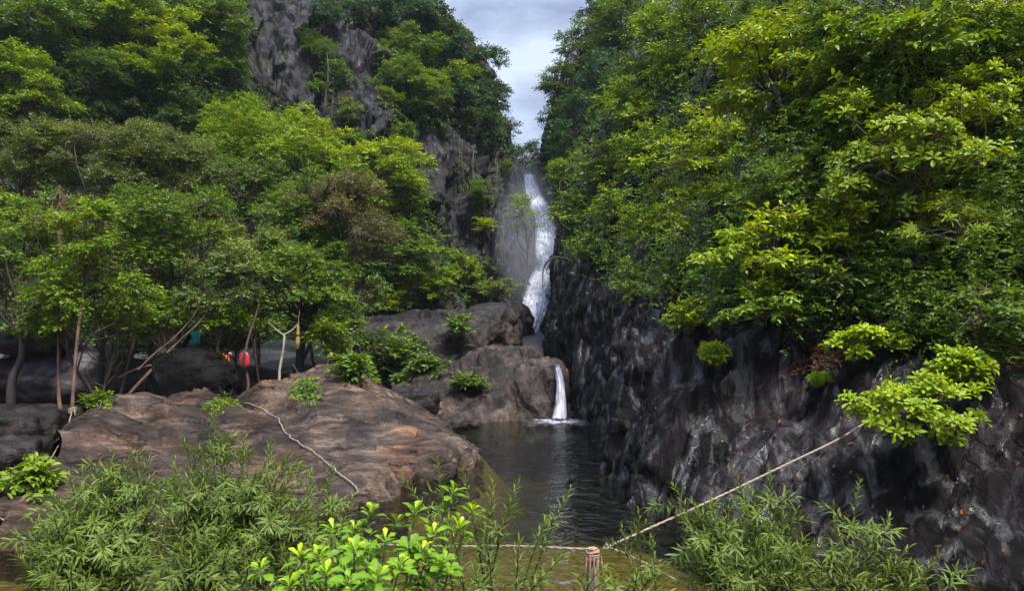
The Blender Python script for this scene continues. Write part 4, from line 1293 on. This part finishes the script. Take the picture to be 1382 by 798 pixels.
h1, _ = hit(437, 135); h2, _ = hit(434, 34)
bare_branch('dead_tree', 'pale bare trunk standing against the dark rock below the high cliff', [[(438, 150, h1[1] - .1, .10), (440, 124, h1[1] - .3, .09), (443, 98, h1[1] - .5, .07), (441, 70, h1[1] - .6, .03)], [(442, 100, h1[1] - .5, .04), (450, 84, h1[1] - .7, .02), (453, 72, h1[1] - .8, .01)]], M['bark'], 'tree')
bare_branch('dead_tree', 'thin pale trunk slanting across the top of the high cliff', [[(432, 42, h2[1] - .3, .1), (434, 22, h2[1] - .4, .09), (437, 2, h2[1] - .5, .07)]], M['bark_pale'], 'tree')
bare_branch('dead_branch', 'dark bare branch bent out over the falling water', [[(770, 352, 34, .07), (752, 347, 33.5, .05), (740, 352, 33, .04), (733, 366, 33, .03), (733, 396, 33, .012)], [(745, 349, 33.2, .035), (738, 366, 33, .02), (741, 372, 33, .01)], [(752, 347, 33.5, .03), (748, 362, 33.2, .02), (747, 374, 33.2, .012)]], M['bark_dark'])
bare_branch('dead_branch', 'arched black twig above the bent branch over the fall', [[(770, 312, 35, .05), (757, 302, 34.5, .045), (748, 290, 34, .035), (738, 288, 34, .025), (729, 294, 34, .012)], [(752, 296, 34.2, .03), (745, 285, 34, .02), (733, 284, 34, .01)]], M['bark_dark'])

# young trunks round the black boulder that carry the ropes and floats
bare_branch('forked_sapling', 'pale bare forked sapling at the back of the slab with a broken stick across it', [
    [(379, 541, 22.6, .05), (377, 505, 22.6, .045), (382, 474, 22.6, .04), (384, 452, 22.6, .035)], [(384, 454, 22.6, .03), (374, 446, 22.5, .02), (362, 436, 22.4, .012)],
    [(384, 452, 22.6, .03), (394, 446, 22.6, .02), (404, 436, 22.6, .012)], [(369, 528, 22.5, .03), (379, 524, 22.5, .035), (392, 516, 22.5, .012)], [(370, 524, 22.4, .02), (388, 525, 22.4, .03)]], M['bark_pale'], 'sapling')
bare_branch('leaning_tree', 'reddish-brown stem leaning right, low beside the black boulder', [
    [(158, 552, 20.6, 0.056), (182, 524, 20.8, 0.052), (212, 492, 21.2, 0.044), (240, 462, 21.8, 0.036), (268, 436, 22.2, 0.024), (290, 405, 22.8, 0.008)], [(186, 500, 20.8, 0.032), (206, 480, 21.2, 0.028), (236, 455, 21.6, 0.024), (262, 425, 22, 0.016), (275, 395, 22.4, 0.006)],
    [(212, 492, 21.2, 0.036), (186, 498, 21, 0.032), (160, 510, 20.9, 0.024)]], M['bark_red'], 'tree', 8)
bare_branch('upright_tree', 'red-brown upright stem between the dark trunk and the leaning stem', [
    [(156, 556, 21.4, 0.056), (166, 520, 21.6, 0.048), (176, 478, 21.9, 0.040), (186, 440, 22.2, 0.028), (192, 400, 22.5, 0.012)], [(168, 512, 21.6, 0.032), (146, 494, 21.4, 0.024), (128, 486, 21.4, 0.016), (112, 470, 21.4, 0.006)]], M['bark_red'], 'tree', 8)
bare_branch('dark_trunked_tree', 'dark straight trunk behind the low bright-leaved tree', [[(138, 556, 21.8, 0.096), (136, 520, 21.9, 0.088), (138, 470, 22, 0.080), (137, 420, 22.2, 0.064), (135, 370, 22.4, 0.024)]], M['bark_dark'], 'tree', 8)
bare_branch('orange_barked_tree', 'orange-brown trunk rising just behind the black boulder', [[(272, 486, 24.2, 0.056), (272, 455, 24.2, 0.048), (270, 428, 24.2, 0.040), (271, 390, 24.2, 0.024), (272, 350, 24.2, 0.008)]], M['bark_red'], 'tree', 8)
bare_branch('float_sapling', 'thin red-brown sapling that carries the red float', [[(331, 543, 21.8, .05), (335, 520, 21.8, .045), (331, 490, 21.8, .04), (334, 462, 21.8, .035), (344, 430, 21.9, .03), (350, 410, 22, .02)]], M['bark_red'], 'sapling', 8)

M['red'] = simple('red_plastic', (.27, .012, .009), .5, .25, 5)
M['orange'] = simple('orange_webbing', (.55, .12, .015), .7, .35, 14)
M['turq'] = simple('turquoise_cloth', (.02, .33, .36), .8, .3, 9, .4)
M['yellow'] = simple('worn_yellow_foam', (.42, .33, .10), .7, .3, 10, .3)
M['strap'] = simple('black_strap', (.012, .012, .014), .7, .3, 10)
M['rope'] = simple('pale_rope', (.22, .175, .13), .85, .35, 30, .5)
M['rope_orange'] = simple('orange_rope', (.24, .155, .105), .85, .35, 30, .5)
M['wood'] = simple('weathered_wood', (.27, .20, .15), .9, .5, 10, .7, stretch=(3, 3, .3))


def lathe(prof, k=20, sx=1.0, sy=1.0):
    prof = np.array(prof)
    th = np.arange(k) * 2 * math.pi / k
    V = np.stack([prof[:, 0:1] * np.cos(th) * sx, prof[:, 0:1] * np.sin(th) * sy, np.repeat(prof[:, 1:2], k, 1)], -1)
    i = np.arange(len(prof) - 1)[:, None] * k
    a, b = np.arange(k)[None], (np.arange(k)[None] + 1) % k
    return V.reshape(-1, 3), np.stack([i + a, i + b, i + k + b, i + k + a], -1).reshape(-1, 4)


# red float strapped to the thin sapling
c = at(330, 486, 21.68)
root = empty('red_float', c - np.array([0, 0, .3]), 'red oval float with a dark strap, tied on a thin trunk', 'float')
t_ = np.linspace(-1, 1, 22)
V, Q = lathe([((1 - abs(x) ** 2.4) ** .5 * .16 * (1.06 - .12 * x) if abs(x) < 1 else .001, x * .26) for x in t_], 24, 1, .42)
mb = MB(); mb.add(V + c, Q); mb.build('float_body', M['red'], root, smooth=True)
mb = MB()
for sx_ in (-.012, .02): mb.tube(np.array([c + [sx_ + .015 * math.sin(3 * x), -.088 * (1 - x * x) ** .5 - .006 if abs(x) < 1 else -.01, x * .3] for x in np.linspace(-.98, .98, 14)]), .026, 5)
mb.tube(np.array([c + [.06 * math.cos(a_), -.02, .3 + .05 * math.sin(a_)] for a_ in np.linspace(-.3, 3.5, 12)]), .01, 5)
mb.build('strap', M['strap'], root, smooth=True)

# orange webbing hung beside the boulder
c = at(303, 482, 22.6)
root = empty('orange_webbing', c - np.array([0, 0, .3]), 'tangle of orange straps with a small pale float hanging right of the black boulder', 'webbing')
mb = MB()
for k, dx in enumerate((-.17, -.06, .05, .16)):
    mb.tube(np.array([c + [dx + .03 * math.sin(5 * z + k), -.03 * k, z] for z in np.linspace(-.24, .16 - .05 * k, 10)]), .02, 5)
mb.tube(np.array([c + [x, -.05 + .02 * math.sin(9 * x), -.2 + .3 * x * x] for x in np.linspace(-.24, .2, 12)]), .028, 5)
mb.tube(np.array([c + [x, -.05, .02 + .12 * x] for x in np.linspace(-.2, .26, 8)]), .018, 5)
mb.build('strap', M['orange'], root, smooth=True)
V, Q = lathe([(math.sin(a_) * .055 + .001, -math.cos(a_) * .055) for a_ in np.linspace(0, math.pi, 10)], 12)
mb = MB(); mb.add(V + c + [.2, -.06, .1], Q); mb.build('float_ball', M['rope_orange'], root, smooth=True)

# turquoise shirt hung among the trunks
c = at(264, 446, 24.0)
mb = MB()
u, v_ = np.meshgrid(np.linspace(-1, 1, 25), np.linspace(0, 1, 25), indexing='ij')
wid = np.interp(v_, [0, .3, .42, 1], [.17, .16, .30, .10])
G = np.stack([u * wid + .02, .05 * np.sin(u * 5 + v_ * 3) * (1.1 - v_), (v_ - .55) * .78 - .1 * np.abs(u) * (v_ > .5) * v_], -1)
for s_ in (1, -1):
    mb.add((G + np.array([0, s_ * .02, 0])).reshape(-1, 3) + c, grid_faces(25, 25, s_ < 0))
b_ = np.concatenate([np.arange(25), np.arange(1, 25) * 25 + 24, 24 * 25 + np.arange(23, -1, -1), np.arange(23, 0, -1) * 25])
n_ = len(b_)
mb.add(np.concatenate([(G.reshape(-1, 3)[b_] + np.array([0, s_ * .02, 0]) + c) for s_ in (1, -1)]), np.array([[i, (i + 1) % n_, n_ + (i + 1) % n_, n_ + i] for i in range(n_)]))
tag(mb.build('shirt', M['turq'], smooth=True, origin=c - np.array([0, 0, .4])), 'turquoise shirt hanging among the trunks above the black boulder', 'shirt')

# yellow float with a red band hanging before the thick trunk
c = at(402, 455, 23.6)
root = empty('hanging_float', c - np.array([0, 0, .4]), 'slim yellow float with a red band hanging before the thick black trunk', 'float')
V, Q = lathe([(.001, -.42), (.03, -.40), (.06, -.25), (.075, -.1), (.06, .02)], 14); mb = MB(); mb.add(V + c, Q)
V, Q = lathe([(.055, .10), (.05, .2), (.03, .36), (.012, .4)], 14); mb.add(V + c, Q)
mb.tube(np.array([c + [0, 0, .38], c + [.01, 0, .6], c + [.05, 0, .9]]), .01, 5); mb.build('float_body', M['yellow'], root, smooth=True)
V, Q = lathe([(.058, .02), (.074, .03), (.072, .09), (.054, .10)], 14); mb = MB(); mb.add(V + c, Q); mb.build('red_band', M['red'], root, smooth=True)


# ropes: three twisted strands each
def rope_mesh(mb, P, rad=.0125, n=None, twist=18):
    P = np.asarray(P, float)
    L_ = np.linalg.norm(np.diff(P, axis=0), axis=1).sum()
    n = n or int(np.clip(L_ * 26, 20, 420))
    P = catmull(P, n)
    t = unit(np.gradient(P, axis=0))
    a = unit(np.cross(t, np.array([.2, .3, .93]))); b = np.cross(t, a)
    s = np.concatenate([[0], np.cumsum(np.linalg.norm(np.diff(P, axis=0), axis=1))])
    for k in range(3):
        ph = s * twist + k * 2.094
        mb.tube(P + rad * .52 * (a * np.cos(ph)[:, None] + b * np.sin(ph)[:, None]), rad * .62, 5)


def rope(label, P, mat='rope', rad=.0125, extra=None):
    mb = MB()
    rope_mesh(mb, P, rad)
    for e in extra or []: rope_mesh(mb, e[0], e[1])
    P = np.asarray(P)
    return tag(mb.build('rope', M[mat], smooth=True, origin=P[0]), label, 'rope')


def ring(c, R_, tilt=.2, n=14, turns=1.0, axis='z', dz=0.0):
    a_ = np.linspace(0, 2 * math.pi * turns, int(n * turns))
    return np.stack([c[0] + R_ * np.cos(a_), c[1] + R_ * np.sin(a_), c[2] + tilt * R_ * np.cos(a_) + dz * a_], 1)


knot = at(820, 739, 8.0)
hp, hn = hit(1170, 572)
anchor = hp + hn * .03
rope('taut pale rope running from the knot up to the shrub on the right rock wall',
     [knot, at(880, 712, 8.35), at(960, 676, 8.9), at(1060, 628, 9.7), at(1130, 594, 10.6), anchor], extra=[(ring(knot, .035, .5, 12, 2), .016), (ring(knot + np.array([.02, 0, 0]), .03, -.9, 12, 1.5), .014)])
rope('pale rope dropping from the knot to the bottom edge on the right', [knot, at(850, 751, 7.75), at(890, 772, 7.4), at(940, 800, 7.0), at(1010, 845, 6.4)])
lanch = at(38, 682, 11.3)
rope('long sagging rope crossing low over the water behind the foreground shrubs',
     [at(800, 742, 8.02), at(765, 741, 8.1), at(700, 738, 8.4), at(600, 738, 8.9), at(480, 734, 9.5), at(300, 722, 10.2), at(150, 700, 10.9), lanch], extra=[(ring(lanch, .05, .6, 12, 2), .016)])
kt = at(97, 557, 18.55)
rope('pale rope knotted round the red trunk and falling to the left end of the slab', [kt, at(88, 585, 17.0), at(66, 625, 14.2), at(46, 664, 12.0), lanch, at(30, 702, 11.2), at(20, 716, 11.0), at(4, 702, 11.0), at(-14, 696, 11)],
     extra=[(ring(kt + np.array([0, .02, k * .035]), .085, .25, 16, 1.2), .016) for k in range(4)] + [(np.array([kt, kt + [.12, -.1, .06], kt + [.16, -.12, -.05]]), .014)])
sl_pts = [hit(*p) for p in catmull(np.array([(333, 545), (352, 553), (374, 566), (386, 585), (400, 598), (424, 614), (444, 630), (462, 644), (478, 656), (484, 666), (474, 672)], float), 48)]
rope('pale rope lying across the top of the brown slab from the sapling to the water', [at(331, 540, 21.75)] + [p + n_ * .05 for p, n_ in sl_pts if p is not None])

# weathered post in the shallows with rope wound round its top
pt = at(800, 744, 8.06)
gz = drop(pt)
root = empty('mooring_post', (pt[0], pt[1], gz[2] - .1), 'short weathered post in the shallows with orange rope wound round its top', 'post')
n_ = 40
zz_ = np.linspace(gz[2] - .1, pt[2] + .03, n_)
th = np.arange(16) * 2 * math.pi / 16
V = []
for z in zz_:
    rr_ = .05 + .012 * np.sin(th * 5 + z * 2) + .008 * np.sin(th * 9 + z * 5)
    V.append(np.stack([pt[0] + rr_ * np.cos(th) + .02 * (z - pt[2]), pt[1] + rr_ * np.sin(th), np.full(16, z)], 1))
V = np.concatenate(V)
i = np.arange(n_ - 1)[:, None] * 16; a_, b_ = np.arange(16)[None], (np.arange(16)[None] + 1) % 16
mb = MB(); mb.add(V, np.stack([i + a_, i + b_, i + 16 + b_, i + 16 + a_], -1).reshape(-1, 4)); mb.add(V[-16:], np.arange(16)[None])
mb.build('post', M['wood'], root, smooth=True)
mb = MB()
for k in range(4): rope_mesh(mb, ring(np.array([pt[0], pt[1], pt[2] - .01 - k * .03]), .066, .12 * (-1) ** k, 18, 1.05), .015)
for k in range(5): rope_mesh(mb, [pt + [-.08 + .04 * k, -.1, -.03], pt + [-.09 + .045 * k, -.115, -.14], pt + [-.1 + .05 * k, -.1, -.24 - .03 * (k % 2)]], .009)
mb.build('wound_rope', M['rope_orange'], root, smooth=True)


# ------------------------------------------------------------------ foreground shrubs
def bez(a, b, c, n):
    t = np.linspace(0, 1, n)[:, None]
    return (1 - t) ** 2 * a + 2 * t * (1 - t) * b + t * t * c


def along_leaves(mb, r, P, t0, step, ll, lw, kind, ang, droop, tint, young):
    """leaves in a spiral along a shoot"""
    s = np.concatenate([[0], np.cumsum(np.linalg.norm(np.diff(P, axis=0), axis=1))])
    n = max(3, int(s[-1] * (1 - t0) / step))
    q = np.linspace(s[-1] * t0, s[-1], n)
    X = np.stack([np.interp(q, s, P[:, k]) for k in range(3)], 1)
    T_ = unit(np.gradient(X, axis=0)) if n > 1 else unit(P[-1:] - P[-2:-1])
    a = unit(np.cross(T_, np.array([.1, .3, 1.0]))); b = np.cross(T_, a)
    ph = np.arange(n) * 2.39 + r.rand() * 6
    f = (q - q[0]) / (q[-1] - q[0] + 1e-6)
    an = ang * (1.15 - .75 * f ** 3) + r.normal(size=n) * .12
    D = T_ * np.cos(an)[:, None] + (a * np.cos(ph)[:, None] + b * np.sin(ph)[:, None]) * np.sin(an)[:, None]
    D[:, 2] -= droop * (1 - f)
    U = T_ + np.array([0, 0, .8]) + r.normal(size=(n, 3)) * .15
    Lr = ll * r.uniform(.75, 1.15, n) * (1 - .35 * f ** 4)
    leaves(mb, X, D, U, Lr, Lr * lw, kind, np.clip(tint + young * f ** 2 + r.normal(size=n) * .1, 0, 1))


def narrow_shrub(label, base, tips, seed, col='wl', ll=.15, lw=.13, side=13, step=.0125, name='shrub', tint=.42, sl=(.3, .62)):
    r = np.random.RandomState(seed)
    B = np.array(base, float)
    g = drop(np.array([B[0], B[1], 2.0]))
    if g is not None: B[2] = g[2] - .05
    root = empty(name, B, label, 'shrub')
    tb, mb = MB(), MB()
    for tp in tips:
        E = at(*tp)
        hgt = E[2] - B[2]
        b0 = B + np.array([r.uniform(-.25, .25), r.uniform(-.2, .2), 0])
        mid = b0 + (E - b0) * np.array([.35, .35, .62]) + r.normal(size=3) * .08
        P = bez(b0, mid, E, 22)
        tb.tube(P, np.linspace(.015, .003, 22), 5)
        along_leaves(mb, r, P, .45, step * 1.15, ll, lw, 'narrow', 1.0, .15, tint, .25)
        Ls = np.linalg.norm(E - b0)
        for k in range(side):
            t = r.uniform(.32, .9)
            j = int(t * 21)
            T_ = unit(P[min(j + 1, 21)] - P[j])
            o_ = rdir(r, 1)[0]; o_ -= T_ * (o_ @ T_); o_ = unit(o_)
            d = unit(T_ * .6 + o_ * .9 + np.array([0, 0, .05]))
            l_ = r.uniform(*sl) * (1.2 - .6 * t)
            e = P[j] + d * l_ + np.array([0, 0, -.18 * l_])
            Q_ = bez(P[j], P[j] + d * l_ * .5 + np.array([0, 0, .06]), e, 8)
            tb.tube(Q_, np.linspace(.006, .002, 8), 4, cap=False)
            along_leaves(mb, r, Q_, .12, step, ll * r.uniform(.8, 1.05), lw, 'narrow', 1.0, .15, tint + r.normal() * .06, .25)
    tb.build('stem', M['bark_dark'], root, smooth=True)
    o = mb.build('foliage', M['leaf'], root)
    o.color = (*(np.array(LC[col]) * r.uniform(.92, 1.1)), 1)
    return root


def sample_tips(poly, n, Ylo, Yhi, seed):
    r = np.random.RandomState(seed)
    xs_, ys_ = [p[0] for p in poly], [p[1] for p in poly]
    out = []
    while len(out) < n:
        x, y = r.uniform(min(xs_), max(xs_)), r.uniform(min(ys_), max(ys_))
        if in_poly(x, y, poly) and all((x - a) ** 2 + (y - b) ** 2 > 400 for a, b, _ in out):
            f = (y - min(ys_)) / (max(ys_) - min(ys_))
            out.append((x, y, Yhi + (Ylo - Yhi) * f + r.uniform(-.3, .3)))
    return out


gx = lambda px, Y: (px - 691) / F * Y
narrow_shrub('large feathery narrow-leaved shrub at bottom left, its tallest shoot crossing the slab', (gx(300, 7.4), 7.4, 0),
             [(288, 552, 7.9), (330, 590, 7.7), (365, 600, 7.6), (250, 600, 7.8), (235, 630, 7.6), (300, 625, 7.5), (345, 640, 7.2), (392, 612, 7.5)] + sample_tips([(210, 620), (290, 575), (400, 600), (440, 690), (330, 770), (220, 770)], 26, 6.4, 7.8, 5), 21, side=14)
narrow_shrub('spreading narrow-leaved shrub reaching the left edge over the amber stream', (gx(140, 7.2), 7.2, 0),
             [(40, 700, 7.2), (22, 752, 6.9), (72, 672, 7.3), (120, 622, 7.6), (150, 610, 7.7), (190, 612, 7.6), (100, 650, 7.5)] + sample_tips([(50, 690), (120, 612), (215, 610), (240, 760), (120, 790), (30, 790)], 24, 6.3, 7.5, 6), 22, side=14)
narrow_shrub('narrow-leaved shrub between the rope on the slab and the glossy bush', (gx(430, 7.6), 7.6, 0),
             [(448, 632, 8.0), (478, 668, 7.8), (420, 640, 7.9)] + sample_tips([(380, 660), (450, 650), (490, 700), (440, 780), (350, 790)], 12, 6.6, 7.8, 7), 23, side=12)
narrow_shrub('group of upright whorled shoots standing before the pool in the centre', (gx(650, 6.6), 6.6, 0),
             [(545, 648, 7.0), (590, 622, 7.1), (625, 636, 7.0), (664, 650, 6.9), (700, 652, 6.8), (738, 700, 6.6), (770, 662, 6.8), (600, 690, 6.5), (655, 720, 6.4), (700, 735, 6.3), (760, 752, 6.3), (640, 765, 6.0), (570, 770, 6.1)], 24, 'wl', .15, .13, 3, .0125, tint=.47, sl=(.15, .3))
narrow_shrub('narrow-leaved shrub in the shallows just right of the knotted post', (gx(850, 7.0), 7.0, 0),
             [(862, 690, 7.6), (838, 712, 7.5), (880, 726, 7.2), (820, 770, 6.8), (862, 768, 6.8), (780, 778, 6.5)], 25, 'wl', .12, .15, 9, .014)
narrow_shrub('tall narrow-leaved shrub standing under the taut rope by the right wall', (gx(1020, 6.9), 6.9, 0),
             [(908, 655, 7.4), (935, 680, 7.3), (990, 634, 7.5), (1012, 660, 7.3), (1060, 664, 7.3), (1075, 690, 7.2), (1040, 640, 7.4)] + sample_tips([(920, 690), (1000, 660), (1090, 690), (1110, 740), (1040, 790), (930, 780)], 14, 6.2, 7.2, 8), 26, side=12)
narrow_shrub('yellowish narrow-leaved shrub leaning right along the foot of the rock wall', (gx(1120, 6.4), 6.4, 0),
             [(1160, 652, 6.9), (1130, 690, 6.7), (1170, 722, 6.5), (1225, 742, 6.3), (1312, 770, 6.0), (1265, 752, 6.2), (1200, 700, 6.6), (1235, 775, 5.9), (1150, 760, 6.1), (1100, 770, 6.2), (1080, 745, 6.4)], 27, 'wl', .15, .14, 10, .015, tint=.5)

# the glossy broad-leaved bush in the bottom centre
r = np.random.RandomState(31)
B = np.array([gx(490, 4.9), 4.9, 0.0]); g_ = drop(np.array([B[0], B[1], 2.0])); B[2] = g_[2] - .05
root = empty('shrub', B, 'glossy bright broad-leaved bush with yellow shoot tips at bottom centre', 'shrub')
tb, mb = MB(), MB()
for tp in ((612, 664, 5.5), (560, 690, 5.3), (500, 692, 5.3), (450, 716, 5.2), (405, 752, 5.0), (352, 770, 4.9), (430, 752, 4.9), (478, 742, 4.8), (520, 730, 5.0), (585, 720, 5.2), (620, 712, 5.4), (540, 765, 4.7), (470, 788, 4.6), (600, 760, 4.9), (390, 792, 4.6),
           (535, 705, 5.5), (478, 716, 5.4), (638, 690, 5.6), (510, 778, 4.5), (440, 775, 4.7), (570, 742, 5.0)):
    E = at(*tp)
    b0 = B + np.array([r.uniform(-.2, .2), r.uniform(-.15, .15), 0])
    P = bez(b0, b0 + (E - b0) * np.array([.4, .4, .65]), E, 20)
    tb.tube(P, np.linspace(.014, .005, 20), 5)
    along_leaves(mb, r, P, .55, .05, .115, .52, 'obov', 1.15, .2, .40, .05)
    d = unit(unit(P[-1] - P[-2]) + np.array([0, -.25, .5]))
    rosette_leaves(mb, r, E[None], d[None], 9, .125, .5, 'obov', np.array([.5]), .95, (.0, .9))
    for k in range(4):
        j = r.randint(10, 18)
        T_ = unit(P[j + 1] - P[j]); o_ = unit(rdir(r, 1)[0] * np.array([1, 1, .4]))
        q = P[j] + unit(T_ * .5 + o_ * .8) * r.uniform(.1, .2)
        tb.tube(np.array([P[j], (P[j] + q) / 2 + [0, 0, .01], q]), [.007, .006, .004], 4, cap=False)
        rosette_leaves(mb, r, q[None], unit(np.array([0, -.2, 1.0]) + o_ * .5)[None], 8, .115, .5, 'obov', np.array([.42]), .6, (.0, .8))
tb.build('stem', M['bark'], root, smooth=True)
o = mb.build('foliage', M['leaf'], root); o.color = (*LC['cr'], 1)

# dead leaves lying on the rock shelf
r = np.random.RandomState(41)
P, Nn = [], []
for poly, n in (([(1030, 500), (1085, 470), (1180, 452), (1190, 480), (1110, 500), (1050, 512)], 330), ([(1190, 440), (1382, 440), (1382, 500), (1300, 480), (1200, 470)], 260), ([(860, 430), (1382, 520), (1382, 790), (1180, 790), (900, 600)], 60),
                ([(90, 560), (240, 560), (240, 640), (90, 640)], 25)):
    xs_, ys_ = [p[0] for p in poly], [p[1] for p in poly]
    k = 0
    while k < n:
        x, y = r.uniform(min(xs_), max(xs_)), r.uniform(min(ys_), max(ys_))
        if not in_poly(x, y, poly): continue
        k += 1
        p, n_ = hit(x, y)
        if p is None or n_[2] < .25: continue
        P.append(p + n_ * .015); Nn.append(n_)
P, Nn = np.array(P), np.array(Nn)
D = np.cross(Nn, rdir(r, len(P))) + Nn * .15
mb = MB(); leaves(mb, P, D, Nn + r.normal(size=(len(P), 3)) * .25, r.uniform(.07, .13, len(P)), r.uniform(.03, .055, len(P)), 'mid', np.clip(.45 + .25 * r.normal(size=len(P)), 0, 1))
o = mb.build('leaf_litter', M['leaf']); o.color = (.11, .045, .018, 1)
tag(o, kind='stuff')

# ------------------------------------------------------------------ mist of the fall and the damp air of the gorge
def volume(name, col, dens, soft=None):
    m, t, N_, L_, o = new_mat(name)
    pv = N_('ShaderNodeVolumePrincipled')
    pv.inputs['Color'].default_value = (*col, 1)
    pv.inputs['Density'].default_value = dens
    pv.inputs['Anisotropy'].default_value = .2
    if soft:
        c_ = N_('ShaderNodeTexCoord'); ln = N_('ShaderNodeVectorMath'); ln.operation = 'LENGTH'
        L_(c_.outputs['Object'], ln.inputs[0])
        mr = N_('ShaderNodeMapRange'); mr.inputs['From Min'].default_value = 1; mr.inputs['From Max'].default_value = .1; mr.inputs['To Max'].default_value = dens
        L_(ln.outputs['Value'], mr.inputs['Value']); L_(mr.outputs[0], pv.inputs['Density'])
    L_(pv.outputs[0], o.inputs['Volume'])
    return m


def box_obj(name, lo, hi, mat):
    V = np.array([[x, y, z] for x in (lo[0], hi[0]) for y in (lo[1], hi[1]) for z in (lo[2], hi[2])], float)
    Q = np.array([[0, 1, 3, 2], [4, 6, 7, 5], [0, 4, 5, 1], [2, 3, 7, 6], [0, 2, 6, 4], [1, 5, 7, 3]])
    return mesh_np(name, V, Q.ravel(), np.full(6, 4), mat)


HAZE = 1
if HAZE:
    tops = [(o_.matrix_world @ Vector(c_)).z for o_ in scn.objects if o_.type == 'MESH' for c_ in o_.bound_box]
    lows = [(o_.matrix_world @ Vector(c_)).z for o_ in scn.objects if o_.type == 'MESH' for c_ in o_.bound_box]
    tag(box_obj('haze', (-152, -112, min(lows) - 1), (152, 192, max(tops) + 1), volume('damp_air', (.72, .85, 1.0), .0002)), kind='stuff')

import bmesh
bm = bmesh.new(); bmesh.ops.create_icosphere(bm, subdivisions=3, radius=1)
me = bpy.data.meshes.new('mist'); bm.to_mesh(me); bm.free()
me.materials.append(volume('fall_mist', (.84, .88, 1.0), .07, True))
mo = bpy.data.objects.new('mist', me); COL.objects.link(mo)
mo.location = Vector(at(712, 345, 48)); mo.scale = (2.6, 5.5, 7.0)
tag(mo, kind='stuff')
